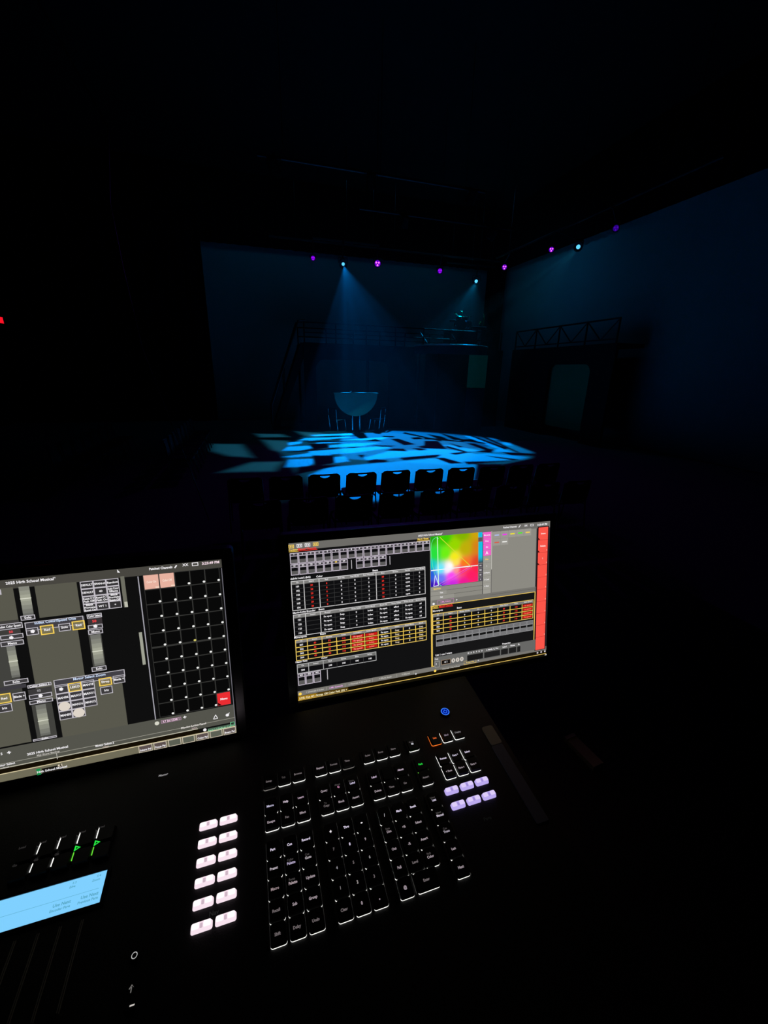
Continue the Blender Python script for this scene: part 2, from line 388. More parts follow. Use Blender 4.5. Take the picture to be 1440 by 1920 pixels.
m = MB(); m.tube([(2.05 - ox, 19.2 - oy, 0), (2.05 - ox, 19.2 - oy, 3.13)], 0.05, STEEL); m.build('post', t)
m = MB()
for z in (3.95, 3.6): m.tube([(2.05 - ox, 17.08 - oy, z), (10.5 - ox, 17.08 - oy, z)], 0.022, PAINT)
for i in range(8):
    x = 2.05 + i * 1.207; m.tube([(x - ox, 17.08 - oy, 3.25), (x - ox, 17.08 - oy, 3.97)], 0.025, PAINT)
m.build('railing', t)
m = MB()
for z in (3.95, 3.6): m.tube([(2.05 - ox, 19.32 - oy, z), (10.5 - ox, 19.32 - oy, z)], 0.022, PAINT)
for i in range(8):
    x = 2.05 + i * 1.207; m.tube([(x - ox, 19.32 - oy, 3.25), (x - ox, 19.32 - oy, 3.97)], 0.025, PAINT)
m.build('railing', t)

t, ox, oy = decked('raised_platform', 'black raised platform with zigzag braced railing along the right side', 11.0, 12.1, 11.2, 16.9, 3.28)
X = Matrix.Translation((11.0 - ox, 0, 0)) @ Rz(math.radians(90)) @ Matrix.Scale(1, 4)
m = MB(); opening_wall(m, 11.2 - oy, 16.9 - oy, 12.15 - oy, 14.3 - oy, 2.66, 3.16, 0.3, -0.1, PAINT, X); m.build('facade', t)
m = MB(); m.box(11.16 - ox, 11.19 - ox, 12.0 - oy, 14.45 - oy, 0.4, 2.9, GREENGLOW); m.build('green_glow_sheet', t)['label'] = 'added sheet behind the opening with the green glow in its colour'  # sheet added to carry the green glow as its own colour
m = MB(); xr = 11.05 - ox
m.tube([(xr, 11.3 - oy, 4.0), (xr, 16.8 - oy, 4.0)], 0.028, STEEL)
m.tube([(xr, 11.3 - oy, 3.4), (xr, 16.8 - oy, 3.4)], 0.022, STEEL)
for i in range(5):
    y = 11.3 + i * 1.375; m.tube([(xr, y - oy, 3.28), (xr, y - oy, 4.02)], 0.03, STEEL)
    if i < 4:
        m.tube([(xr, y - oy, 4.0), (xr, y + 0.69 - oy, 3.4)], 0.022, STEEL); m.tube([(xr, y + 0.69 - oy, 3.4), (xr, y + 1.375 - oy, 4.0)], 0.022, STEEL)
m.build('railing', t)

# steep stairs at the left end of the platform
t = thing('staircase', 'steep black staircase climbing to the left end of the back platform', 'stairs', (0.7, 17.5, 0))
for y in (-0.42, 0.42):
    m = MB(); vs = [(0, y - .03, 0), (0.22, y - .03, 0), (1.4, y - .03, 2.95), (1.4, y - .03, 3.24), (1.2, y - .03, 3.24)]
    vs += [(a, y + .03, c) for a, b, c in vs]
    m.add(vs, [(4, 3, 2, 1, 0), (5, 6, 7, 8, 9)] + [(i, (i + 1) % 5, 5 + (i + 1) % 5, 5 + i) for i in range(5)], PAINT); m.build('stringer', t)
    m = MB(); m.tube([(0.0, y, 0.1), (0.02, y, 0.95), (1.15, y, 4.0), (1.4, y, 4.02)], 0.03, STEEL)
    m.tube([(0.55, y, 1.3), (0.55, y, 2.35)], 0.02, STEEL); m.build('handrail', t)
for i in range(12):
    f = (i + 0.6) / 12.5; m = MB(); x = 0.05 + 1.2 * f; m.box(x - 0.06, x + 0.17, -0.39, 0.39, 3.2 * f - 0.03, 3.2 * f, PAINT); m.build('step', t)

# half-round tower with canopy in the middle of the set
t = thing('scenic_tower', 'dark half-round tower with curved canopy at centre of the set', 'scenery', (8.0, 16.95, 0))
def arc_prism(m, r0, r1, z0, z1, mt, a0=180, a1=360, n=28):
    vs = []; 
    for i in range(n + 1):
        a = math.radians(a0 + (a1 - a0) * i / n)
        for r in (r0, r1):
            for z in (z0, z1): vs.append((r * math.cos(a), r * math.sin(a), z))
    fs = []
    for i in range(n):
        a = i * 4; b = a + 4
        fs += [(a + 2, b + 2, b + 3, a + 3), (a, a + 1, b + 1, b), (a + 1, a + 3, b + 3, b + 1), (a, b, b + 2, a + 2)]
    fs += [(0, 2, 3, 1), (n * 4, n * 4 + 1, n * 4 + 3, n * 4 + 2)]
    m.add(vs, fs, mt)
m = MB(); arc_prism(m, 0.0, 1.55, 2.98, 3.3, NAVYP); m.build('canopy', t)
m = MB(); m.tube([(1.56 * math.cos(math.radians(180 + 6 * i)), 1.56 * math.sin(math.radians(180 + 6 * i)), 3.29) for i in range(31)], 0.025, mat('brushed_grey_metal', (105, 108, 112), 0.4, 0.3), 12); m.build('canopy_edge', t, True)['label'] = 'thin metal rim added along the edge to catch the light'  # round rim added so the canopy edge picks up a highlight
m = MB(); arc_prism(m, 1.0, 1.05, 0, 2.98, PAINT); m.build('curved_wall', t)
m = MB(); m.box(0.45, 1.28, -0.98, -0.94, 1.72, 2.98, GREEN); m.build('green_panel', t)['label'] = 'dim green upper panel'
m = MB(); m.box(0.45, 1.28, -0.98, -0.94, 0.0, 1.70, NAVYP); m.build('navy_panel', t)['label'] = 'dark navy lower panel'
for px in (-1.42, -0.9):
    m = MB(); m.tube([(px, -0.3 if px < -1 else -0.95, 0), (px, -0.3 if px < -1 else -0.95, 2.98)], 0.035, DKMETAL); m.build('pole', t)

# drum riser and drum kit, keyboard stand, boom stands on the upper level
t = thing('drum_riser', 'black box riser under the drum kit on the back platform', 'riser', (9.0, 18.0, 3.25))
m = MB(); m.box(-0.5, 0.42, -0.7, 0.7, 0, 0.76, PAINT); m.box(-0.53, 0.45, -0.73, 0.73, 0.76, 0.8, PAINT); m.build('riser_box', t)
t = thing('drum_kit', 'drum kit with shiny hardware sitting on the black box riser', 'drum kit', (8.98, 18.0, 4.05)); t.scale = (0.8, 0.8, 0.78)
Rx = Matrix.Rotation(math.radians(90), 4, 'X')
m = MB(); m.lathe([(0.27, -0.2), (0.29, -0.18), (0.28, -0.15), (0.28, 0.15), (0.29, 0.18), (0.27, 0.2)], NAVYP, 28, Matrix.Translation((-0.05, 0, 0.28)) @ Rx); m.build('bass_drum', t)
m = MB(); m.lathe([(0.26, 0), (0.26, 0.012)], NAVYP, 28, Matrix.Translation((-0.05, -0.2, 0.28)) @ Rx); m.build('drum_head', t)
def tom(x, y, z, r, h, tilt=0.25):
    m = MB(); X = Matrix.Translation((x, y, z)) @ Matrix.Rotation(tilt, 4, 'X')
    m.lathe([(r, 0), (r, h)], NAVYP, 20, X); m.build('tom_drum', t)
    h2 = MB(); h2.lathe([(r + 0.008, h - 0.02), (r + 0.008, h + 0.008), (r - 0.01, h + 0.008)], BRIGHTM, 20, X); h2.build('drum_hoop', t)
tom(-0.22, -0.1, 0.56, 0.13, 0.16); tom(0.13, -0.1, 0.56, 0.14, 0.17); tom(0.46, 0.05, 0.22, 0.19, 0.3, 0.0); tom(-0.45, 0.15, 0.42, 0.17, 0.12, 0.0)
def cymbal(x, y, z, r, tx, ty, zb=0):
    m = MB(); X = Matrix.Translation((x, y, z)) @ Matrix.Rotation(tx, 4, 'X') @ Matrix.Rotation(ty, 4, 'Y')
    m.lathe([(r, -0.012), (r * 0.5, 0.0), (0.05, 0.006), (0.03, 0.025), (0.004, 0.03)], BRASS, 24, X); m.build('cymbal', t)
    m = MB(); m.tube([(x, y, 0.12), (x, y, z)], 0.012, CHROME)
    for a in (0.4, 2.5, 4.6): m.tube([(x, y, 0.25), (x + 0.2 * math.cos(a), y + 0.2 * math.sin(a), 0.01)], 0.01, CHROME)
    m.build('cymbal_stand', t)
cymbal(-0.42, -0.25, 0.78, 0.19, 0.2, 0.75); cymbal(0.1, 0.2, 1.0, 0.17, 0.3, 0.5); cymbal(0.42, -0.1, 0.72, 0.15, 0.1, -0.3)
t = thing('keyboard_stand', 'flat keyboard on a crossed-leg stand right of the drum kit', 'keyboard', (9.62, 17.6, 3.25))
m = MB(); m.box(-0.36, 0.32, -0.16, 0.16, 0.86, 0.93, STEEL); m.build('keyboard_body', t)
m = MB(); m.tube([(-0.34, -0.15, 0.94), (0.30, -0.15, 0.94)], 0.022, WHITEM, 10); m.box(-0.34, 0.30, -0.15, 0.0, 0.93, 0.955, WHITEM); m.build('piano_keys_and_glint', t)  # white front tube added so the keyboard edge shows a glint
for s in (1, -1):
    m = MB(); m.tube([(-0.28 * s, -0.1 * s, 0.02), (0.28 * s, -0.1 * s, 0.86)], 0.02, DKMETAL); m.build('leg', t)
t = thing('saxophone', 'small shiny brass horn upright on a stand right of the drum kit', 'horn', (10.0, 17.95, 3.25))
m = MB(); m.tube([(0, 0, 1.52), (0.03, 0, 1.5), (0.06, 0, 1.35), (0.05, 0, 1.05), (-0.02, 0, 0.98), (-0.09, 0, 1.05), (-0.11, 0, 1.2)], [0.012, 0.014, 0.02, 0.035, 0.04, 0.055, 0.085], BRASS, 12); m.build('horn_body', t, True)
m = MB(); m.tube([(0, 0.03, 0), (0, 0.03, 1.0)], 0.012, DKMETAL)
for a in (0.5, 2.6, 4.7): m.tube([(0, 0.03, 0.2), (0.2 * math.cos(a), 0.03 + 0.2 * math.sin(a), 0.01)], 0.01, DKMETAL)
m.build('stand', t)
def boom(px, label):
    q = at_y(px[0], px[1], 17.35); t = thing('microphone_stand', label, 'microphone stand', (q.x, 17.35, 3.25), 0, None)
    h = q.z - 3.25
    m = MB(); m.tube([(0.1, 0, 0.02), (0.1, 0, h - 0.05)], 0.014, STEEL); m.build('pole', t)
    m = MB(); m.tube([(-0.14, 0, h + 0.22), (0.16, 0, h - 0.12)], 0.02, BRIGHTM); m.build('boom_arm', t)
    m = MB(); m.tube([(-0.14, 0, h + 0.22), (-0.2, 0, h + 0.29)], [0.018, 0.026], STEEL); m.build('microphone', t)
    m = MB(); m.lathe([(0.14, 0), (0.13, 0.02), (0.02, 0.03)], STEEL, 16, Matrix.Translation((0.1, 0, 0))); m.build('base', t)
boom((795, 637), 'microphone stand with slanted boom at the left edge of the canopy')
boom((852, 637), 'microphone stand with slanted boom above the middle of the canopy')

# half-round table
t = thing('half_round_table', 'pale half-round table on two chrome legs, facing the seats', 'table', (3.82, 16.1, 0))
m = MB(); n = 28; R_ = 0.84; zt = 1.44
for (ya, yb) in ((-0.03, 0.03),):
    pts = [(-R_, zt)] + [(R_ * math.cos(math.radians(180 + 180 * i / n)), zt - 0.84 * abs(math.sin(math.radians(180 * i / n)))) for i in range(1, n)] + [(R_, zt)]
    vs = [(p[0], ya, p[1]) for p in pts] + [(p[0], yb, p[1]) for p in pts]; k = len(pts)
    m.add(vs, [tuple(range(k)), tuple(reversed(range(k, 2 * k)))] + [(i, k + i, k + (i + 1) % k, (i + 1) % k) for i in range(k)], TEALT)
m.build('front_panel', t)
m = MB(); vs = [(x, y, z) for z in (1.44, 1.475) for x, y in [(-0.88, -0.06), (0.88, -0.06)] + [(0.88 * math.cos(math.radians(a)), 0.5 * math.sin(math.radians(a))) for a in range(15, 180, 15)]]
k = len(vs) // 2; m.add(vs, [tuple(reversed(range(k))), tuple(range(k, 2 * k))] + [(i, (i + 1) % k, k + (i + 1) % k, k + i) for i in range(k)], TEALT); m.build('table_top', t)
for x in (-0.13, 0.16):
    m = MB(); m.tube([(x, 0.05, 0.05), (x, 0.05, 0.75)], 0.035, CHROME, 12); m.build('leg', t)
m = MB(); m.lathe([(0.4, 0.0), (0.4, 0.02), (0.1, 0.06), (0.05, 0.08)], CHROME, 24, Matrix.Translation((0.0, 0.05, 0))); m.build('base', t)
t = thing('tumbler', 'small glass tumbler standing on the half-round table', 'glass', (3.62, 16.12, 1.475))
m = MB(); m.lathe([(0.03, 0), (0.035, 0.09), (0.031, 0.09), (0.027, 0.01)], CHROME, 14); m.build('cup', t)

def tube_chair(name, label, loc, rz):
    t = thing(name, label, 'chair', loc, rz, 'chrome chairs beside the half-round table')
    m = MB(); m.prism(rrect(0, 0, 0.44, 0.42, 0.08), 0.44, 0.475, PLASTIC); m.build('seat', t)
    m = MB(); vs = []
    for i in range(9):
        x = -0.22 + 0.44 * i / 8; y = -0.24 + 0.25 * x * x
        for z in (0.62, 0.92): vs += [(x, y, z), (x, y - 0.02, z)]
    fs = []
    for i in range(8):
        a = i * 4; b = a + 4; fs += [(a, b, b + 2, a + 2), (a + 1, a + 3, b + 3, b + 1), (a + 2, b + 2, b + 3, a + 3), (a, a + 1, b + 1, b)]
    fs += [(0, 2, 3, 1), (32, 33, 35, 34)]
    m.add(vs, fs, PLASTIC); m.build('backrest', t)
    for s in (-1, 1):
        m = MB(); m.tube([(0.23 * s, -0.25, 0.85), (0.23 * s, -0.22, 0.5), (0.23 * s, -0.16, 0.02)], 0.014, CHROME); m.build('leg', t)
        m = MB(); m.tube([(0.23 * s, 0.2, 0.45), (0.25 * s, 0.26, 0.02)], 0.014, CHROME)
        m.tube([(0.24 * s, -0.22, 0.46), (0.24 * s, 0.2, 0.46)], 0.013, CHROME); m.build('leg', t)
    return t
tc0 = tube_chair('chrome_chair', 'chrome framed chair left of the half-round table', (3.12, 16.35, 0), math.radians(-60))
dup(tc0, (4.75, 16.3, 0), math.radians(50), 'chrome framed chair with raised back right of the half-round table')

# ------------------------------------------------------------------ audience chairs
def back_mesh():
    bm = bmesh.new(); W, Hh = 0.235, 0.36; r = 0.07; xs = []
    x = -W
    N = 30
    xs = [-W + 2 * W * i / N for i in range(N + 1)]
    xs = sorted(set([round(v, 4) for v in xs] + [-W + r * (1 - math.cos(math.radians(a))) for a in (10, 25, 45, 65)] + [W - r * (1 - math.cos(math.radians(a))) for a in (10, 25, 45, 65)]))
    rows = []
    for x in xs:
        e = max(0, abs(x) - (W - r)); dz = r - math.sqrt(max(0, r * r - e * e))
        ztop = Hh - dz; eb = max(0, abs(x) - (W - 0.1)); zb = 0.1 - math.sqrt(max(0, 0.01 - eb * eb))
        if abs(x) < 0.072: h0 = Hh - 0.022 - 0.036 * math.sqrt(max(0, 1 - (x / 0.072) ** 2)); h1 = Hh - 0.022
        else: h0 = h1 = Hh - 0.03 - dz * 0.9
        h0 = max(h0, zb + .001); h1 = min(max(h1, h0), ztop - 0.0005)
        y = 0.9 * (W * W - x * x) * -1.0
        rows.append([bm.verts.new((x, y - 0.12 * z_, z_)) for z_ in (zb, (zb + h0) / 2, h0)] + [bm.verts.new((x, y - 0.12 * z_, z_)) for z_ in (h1, ztop)])
    for i in range(len(rows) - 1):
        a, b = rows[i], rows[i + 1]
        for k in (0, 1, 3): bm.faces.new((a[k], b[k], b[k + 1], a[k + 1]))
    # weld outside the handle
    bmesh.ops.remove_doubles(bm, verts=bm.verts, dist=0.0004)
    bmesh.ops.recalc_face_normals(bm, faces=bm.faces)
    bmesh.ops.solidify(bm, geom=bm.faces[:] , thickness=0.012)
    me = bpy.data.meshes.new('backrest'); bm.to_mesh(me); bm.free(); me.materials.append(PLASTIC); return me
t = thing('audience_chair', '', 'chair', (0, 0, 0), 0, 'stacking chairs in the front row')
ch0 = t
o = bpy.data.objects.new('backrest', back_mesh()); COL.objects.link(o); o.parent = t; o.location = (0, 0.0, 0.46)
m = MB(); m.prism(rrect(0, 0.26, 0.46, 0.43, 0.07), 0.43, 0.455, SEATM, -0.0); m.build('seat', t)
for s in (-1, 1):
    m = MB(); m.tube([(0.225 * s, -0.02, 0.78), (0.232 * s, 0.02, 0.46), (0.245 * s, -0.05, 0.01)], 0.011, STEEL); m.build('leg', t)
    m = MB(); m.tube([(0.232 * s, 0.02, 0.42), (0.232 * s, 0.42, 0.42), (0.245 * s, 0.5, 0.01)], 0.011, STEEL); m.build('leg', t)
ORD = ['first', 'second', 'third', 'fourth', 'fifth', 'sixth', 'seventh', 'eighth']
rowsp = [(-0.18, 'far left chair of the front row, lost in the dark'), (0.38, 'dark chair at the left of the front row, beside the lit floor'),
         (0.936, 'leftmost silhouetted stacking chair with glowing handle slot in the front row'),
         (1.495, 'second silhouetted chair with handle slot from the left of the front row'),
         (2.055, 'third silhouetted chair with handle slot, directly left of the front row middle'),
         (2.615, 'fourth silhouetted chair with handle slot, right of the front row middle'),
         (3.175, 'rightmost front row chair whose handle slot glows blue'),
         (3.735, 'dark front row chair just right of the glowing handle slots'),
         (4.295, 'dark front row chair second from the right end'), (4.855, 'dark chair ending the front row on the right')]
for i, (x, lb) in enumerate(rowsp):
    if i == 0: ch0.location = (x, 5.97, 0); ch0['label'] = lb
    else: dup(ch0, (x, 5.97 + random.uniform(-.02, .02), 0), random.uniform(-0.03, 0.03), lb)
for k in range(9):
    x = 0.56 + 0.56 * (k - 1)
    lb = ['leftmost dark chair of the nearer row', 'dark chair second from the left in the nearer row', 'nearer row chair with a thin lit handle slot, behind the second front row chair',
          'dark nearer row chair just right of the thin lit slot', 'dark chair in the middle of the nearer row', 'dark nearer row chair right of its middle',
          'dark nearer row chair third from the right', 'dark nearer row chair second from the right', 'dark chair ending the nearer row on the right'][k]
    c = dup(ch0, (x, 4.83, 0), random.uniform(-0.03, 0.03), lb); c['group'] = 'stacking chairs in the nearer row'
for k in range(8):
    c = dup(ch0, (-1.75, 9.6 + 0.56 * k, 0), math.radians(-90), 'dim chair along the left side of the stage, ' + ORD[k] + ' counting away from the console'); c['group'] = 'chairs along the left side'
for k in range(7):
    c = dup(ch0, (-3.6, 9.2 + 0.56 * k, 0), math.radians(-90), 'barely lit chair in the outer line at far left, ' + ORD[k] + ' from its near end'); c['group'] = 'chairs in the outer left line'

# ------------------------------------------------------------------ overhead pipes and lamps
def batten(p0, p1, label):
    t = thing('lighting_pipe', label, 'pipe', p0); d = Vector(p1) - Vector(p0)
    m = MB(); m.tube([(0, 0, 0), tuple(d)], 0.035, STEEL, 10); m.build('pipe', t)
    for f in (0.1, 0.5, 0.9):
        q = d * f; m = MB(); m.tube([tuple(q), (q.x, q.y, 9.6 - p0[2])], 0.008, STEEL, 6); m.build('hanger_cable', t)
batten((1.0, 17.65, 6.75), (10.4, 17.65, 6.75), 'black pipe carrying the row of purple lamps over the back of the stage')
batten((2.5, LA[1] + 0.2, 6.75), (5.0, LA[1] + 0.2, 6.75), 'short black pipe carrying the left blue spotlight')
batten((8.4, LB[1] + 0.2, 6.75), (10.8, LB[1] + 0.2, 6.75), 'short black pipe carrying the blue spotlight above the drum kit')
batten((9.95, 8.2, 6.75), (9.95, 17.2, 6.75), 'black pipe running front to back over the right of the stage')
batten((0.5, 11.6, 6.75), (6.2, 11.6, 6.75), 'faintly lit pipe crossing above the middle of the stage')
batten((3.4, 13.9, 6.75), (8.6, 13.9, 6.75), 'short dark pipe above the centre of the stage')
def fixture(name, label, cat, loc, target, zpipe, r, ln, body, lensmat, leds, group=None, pipe=None, lr=1.0):
    t = thing(name, label, cat, loc, 0, group)
    d = (Vector(target) - Vector(loc)).normalized(); X = d.to_track_quat('-Z', 'Y').to_matrix().to_4x4()
    m = MB(); m.lathe([(r * 0.6, ln), (r * 0.95, ln * 0.85), (r * 1.05, ln * 0.3), (r * 1.1, 0.03), (r * 1.1, 0.0), (r * 0.98, 0.0), (r * 0.95, 0.025), (0.002, 0.03)], body, 20, X); m.build('housing', t)
    l = MB(); l.lathe([(r * 0.9 * lr, 0.026), (r * 0.7 * lr, 0.018), (0.002, 0.012)], lensmat, 20, X); lo = l.build('lens', t)
    for k in range(3 if leds else 0):
        a = math.radians(90 + 120 * k + 60); q = MB(); q.lathe([(r * 0.26, 0.012), (r * 0.2, -0.002), (0.002, -0.004)], leds, 12, X @ Matrix.Translation((r * 0.45 * math.cos(a), r * 0.45 * math.sin(a), 0))); q.build('led', lo)
    m = MB(); h = zpipe - loc[2]; c = X @ Vector((0, 0, ln * 0.45)); w_ = r * 1.25
    m.tube([(c.x - w_, c.y, c.z), (c.x - w_, c.y, c.z + r * 1.3), (c.x + w_, c.y, c.z + r * 1.3), (c.x + w_, c.y, c.z)], 0.014, STEEL, 6)
    m.build('yoke', t)
    px_, py_ = (pipe if pipe else (None, None)); tx = c.x if px_ is None else px_ - loc[0]; ty = c.y if py_ is None else py_ - loc[1]
    m = MB(); m.tube([(c.x, c.y, c.z + r * 1.3), (tx, ty, h - 0.06), (tx, ty, h - 0.02)], 0.022, STEEL, 6)
    m.box(tx - 0.03, tx + 0.03, ty - 0.05, ty + 0.05, h - 0.06, h + 0.05, STEEL); m.build('clamp', t)
    return t
E_LENSB = emat('cyan_blue_lens', (90, 200, 255), 1.3); E_LENSP = emat('violet_lens', (95, 0, 190), 1.0)
E_LENSPD = emat('dim_violet_lens', (38, 0, 120), 1.0)
E_LED = emat('magenta_led', (255, 110, 255), 1.8); E_LEDD = emat('violet_led', (175, 20, 255), 1.2); E_LEDX = emat('dim_violet_led', (70, 10, 170), 1.0)
UNLIT = mat('unlit_lens_glass', (20, 22, 26), 0.1, spec=0.8)
def behind(L, T, k=0.12): v = (Vector(T) - Vector(L)).normalized(); return tuple(Vector(L) - v * k)
fixture('stage_spotlight', 'blue spotlight with visible beam left of the purple triple lamp', 'spotlight', behind(LA, (4.3, 12.3, 0)), (2.6, 9, 2.5), 6.75, 0.14, 0.4, STEEL, E_LENSB, None, 'blue spotlights', (None, LA[1] + 0.2), 0.45)
fixture('stage_spotlight', 'blue spotlight with visible beam above the drum kit', 'spotlight', behind(LB, (4.6, 11.5, 0)), (4.6, 9, 2.0), 6.75, 0.15, 0.4, STEEL, E_LENSB, None, 'blue spotlights', (None, LB[1] + 0.2), 0.5)
fixture('stage_spotlight', 'blue spotlight with visible beam over the right side of the stage', 'spotlight', behind(LC, (7.6, 14.2, 0)), (3.6, 6, 2.5), 6.75, 0.13, 0.4, STEEL, E_LENSB, None, 'blue spotlights', (9.95, None), 0.55)
for (q, lb, r, lm, ld) in ((((2.548, 17.651)), 'leftmost purple lamp on the back pipe', 0.10, E_LENSP, E_LEDD), ((4.995, 17.482), 'brightest purple lamp showing three magenta dots', 0.15, E_LENSP, E_LED),
        ((7.693, 17.667), 'purple lamp between the bright triple lamp and the right blue beam', 0.12, E_LENSP, E_LEDD), ((9.716, 16.119), 'purple lamp just right of the beam above the drum kit', 0.12, E_LENSP, E_LED),
        ((9.801, 13.462), 'purple lamp left of the right-hand blue spotlight', 0.10, E_LENSP, E_LED), ((10.067, 11.059), 'dimmest violet lamp, furthest right and highest in the view', 0.10, E_LENSPD, E_LEDX)):
    fixture('par_lamp', lb, 'lamp', (q[0], q[1], 6.2), (q[0] * 0.45, 3, 2.6), 6.75, r * 0.85, 0.28, STEEL, lm, ld, 'purple lamps over the stage', (None, 17.65) if q[1] > 17 else (9.95, None))
for (q, lb) in (((0.9, 11.5), 'unlit lamp at the left end of the middle pipe'), ((3.1, 11.5), 'unlit lamp halfway along the middle pipe'), ((5.7, 11.5), 'unlit lamp at the right end of the middle pipe'),
                ((4.754, 13.9), 'unlit lamp above the bright triple purple lamp'), ((7.7, 13.9), 'unlit lamp above the right blue spotlight beam')):
    fixture('par_lamp', lb, 'lamp', (q[0], q[1], 6.4), (4, q[1] + 3, 0), 6.75, 0.12, 0.32, STEEL, UNLIT, None, 'unlit lamps over the stage', (None, q[1] + (0.1 if q[1] < 12 else 0)))
for q in ((4.995, 17.3), (7.693, 17.45), (2.548, 17.45)):
    new_light('purple_par_light', 'SPOT', (q[0], q[1], 6.1), (q[0] * 0.8, 8, 0), (0.35, 0.0, 1.0), P_PURPLE, spot_size=math.radians(70), spot_blend=0.8, shadow_soft_size=0.1)

# small red sign lamp on the left wall
q = at_x(1, 600, -8.95)
t = thing('exit_sign', 'small red glowing sign at the far left edge', 'sign', (q.x, q.y, q.z))
m = MB(); m.box(-0.05, 0, -0.2, 0.2, -0.14, 0.14, STEEL); m.build('sign_box', t)
m = MB(); m.box(0, 0.012, -0.17, 0.17, -0.11, 0.11, emat('red_sign_glow', (255, 20, 40), 1.0)); m.build('lit_face', t)
# hanging cable at left
t = thing('hanging_cable', 'thin dark cable hanging down at the left of the view', 'cable', (-2.0, 5, 0))
m = MB(); pts = [Vector((-3.6, 5.0, 9.6))] + [at_y(a, b, 5.0) for a, b in ((203, 240), (206, 380), (230, 500), (266, 652), (296, 730), (322, 796), (360, 890), (392, 975))]
m.tube([tuple(p - Vector((-2.0, 5, 0))) for p in pts] , 0.006, STEEL, 6); m.build('cable_run', t)

# ================================================================== CONSOLE
ZB = 0.105                                        # key-top plane above the console's base
kf = KB.frame()
base = kf @ Matrix.Translation((0, 0, -ZB))
cons = thing('lighting_console', 'wide black lighting control desk with glowing keys, buttons and a blue strip display', 'console', mw=base)
def L(m_, name, parent=cons, smooth=False): return m_.build(name, parent, smooth)
T0 = Matrix.Translation((0, 0, ZB))
SURF = ZB - 0.0055
m = MB()
prof = [(-0.27, 0.0), (0.30, 0.0), (0.30, SURF - 0.035), (0.20, SURF - 0.035), (0.19, SURF), (-0.245, SURF), (-0.27, SURF - 0.022)]
vs = [(x, y, z) for x in (-0.46, 0.352) for y, z in prof]; k = len(prof)
m.add(vs, [tuple(range(k)), tuple(reversed(range(k, 2 * k)))] + [(i, k + i, k + (i + 1) % k, (i + 1) % k) for i in range(k)], BLK); L(m, 'console_body')
m = MB(); m.prism(rrect(0.3355, 0.068, 0.018, 0.032, 0.003), SURF, SURF + 0.002, PALEGREY); L(m, 'side_reflection_end')['label'] = 'lighter grey end of the side reflection, put in as a strip'  # two grey strips stand in for the reflection along the right edge
m = MB(); m.prism(rrect(0.3345, -0.005, 0.018, 0.113, 0.002), SURF, SURF + 0.0015, mat('blue_grey_reflection', (85, 92, 112), 0.6)); L(m, 'side_reflection')
U = 0.0195
BR, MD, DM, VD = (222, 212, 236), (165, 152, 160), (112, 104, 106), (70, 66, 66)
def key(cx, cy, legend, col=MD, wU=1.0, glow=None, size=0.0038, two=None, off=(0, 0)):
    """cx, cy in key pitches (y towards the user) of the legend centre"""
    x = (cx + 0.04) * U; y = -(cy - 0.05) * U
    w_ = U * (wU - 0.14); h_ = U * 0.99
    g = glow or E_GLOW
    m = MB(); m.prism(rrect(x, y, w_, h_, 0.0024, 3), SURF - 0.0005, SURF + 0.0017, g, 0.0002)
    m.prism(rrect(x, y, w_, h_, 0.0024, 3), SURF + 0.0017, ZB, KEYM, 0.0009, cap0=False)
    k = L(m, 'key')
    lg = MB()
    def put(txt, dx, dy, c, sz):
        v, f, wd = glyphs(txt); sx = sz * (0.9 if wd < 3.2 else 0.9 * 3.2 / wd)
        lg.add([(x + dx + p[0] * sx - 0.04 * U, y + dy + p[1] * sz, ZB + 0.00012) for p in v], f, lblmat(c))
    if legend: put(legend, off[0], -0.05 * U + off[1], col, size)
    if two: put(two, off[0] - 0.0008, -0.05 * U + 0.0035 + off[1], VD, size * 0.85)
    if lg.v: L(lg, 'key_legend', k)
    return k
RIDGE = mat('dark_grey_divider', (58, 57, 55), 0.7)
def dividers(x0, y0, ncol, nrow, first=0):
    for i in range(first, ncol + 1):
        x = (x0 + i - 0.5 + 0.04) * U; m = MB()
        a, b = (0.068, 0.068); a = 0.05 if i == 0 else a; b = 0.05 if i == ncol else b
        m.box(x - a * U, x + b * U, -(y0 + nrow - 1 + 0.43) * U, -(y0 - 0.55) * U, SURF, SURF + 0.0036, RIDGE); L(m, 'key_divider')
def block(x0, y0, rows, walls=True):
    if walls == 'C': dividers(x0, y0, 0, 5); dividers(x0, y0, 3, 4, 1); dividers(x0 + 1.08, y0 + 4, 0, 1); dividers(x0 + 2.49, y0 + 4, 0, 1)
    elif walls: dividers(x0, y0, len(rows), max(len(r) for r in rows))
    for i, col in enumerate(rows):
        for j, e in enumerate(col):
            if e is None: continue
            if isinstance(e, str): e = (e, MD)
            key(x0 + i, y0 + j, e[0], e[1], **(e[2] if len(e) > 2 else {}))
block(0, 0, [[('Part', BR), ('Preset', (190, 180, 190)), ('Macro', (150, 132, 136)), ('Recall', DM), ('Shift', DM)],
             [('Cue', BR), ('Palette', (185, 172, 205), {'two': 'Color'}), ('Palette', (175, 158, 165), {'two': 'Focus'}), ('Sub', MD), ('Delay', DM)],
             [('Record', BR), ('Goto', (180, 172, 178), {'two': 'Cue'}), ('Update', MD), ('Group', MD), ('Undo', DM)]])
NUM = {'size': 0.0042}
block(3.55, 0, [[('+', (255, 250, 255), {'size': 0.006}), ('7', DM, NUM), ('4', (140, 140, 145), NUM), ('1', (130, 125, 125), NUM), ('Clear', DM)],
                [('Thru', BR), ('8', BR, NUM), ('5', DM, NUM), ('2', (165, 160, 160), NUM), ('0', MD, NUM)],
                [('-', (255, 250, 255), {'size': 0.008}), ('9', MD, NUM), ('6', (150, 148, 148), NUM), ('3', DM, NUM), ('.', MD, {'size': 0.008})]])
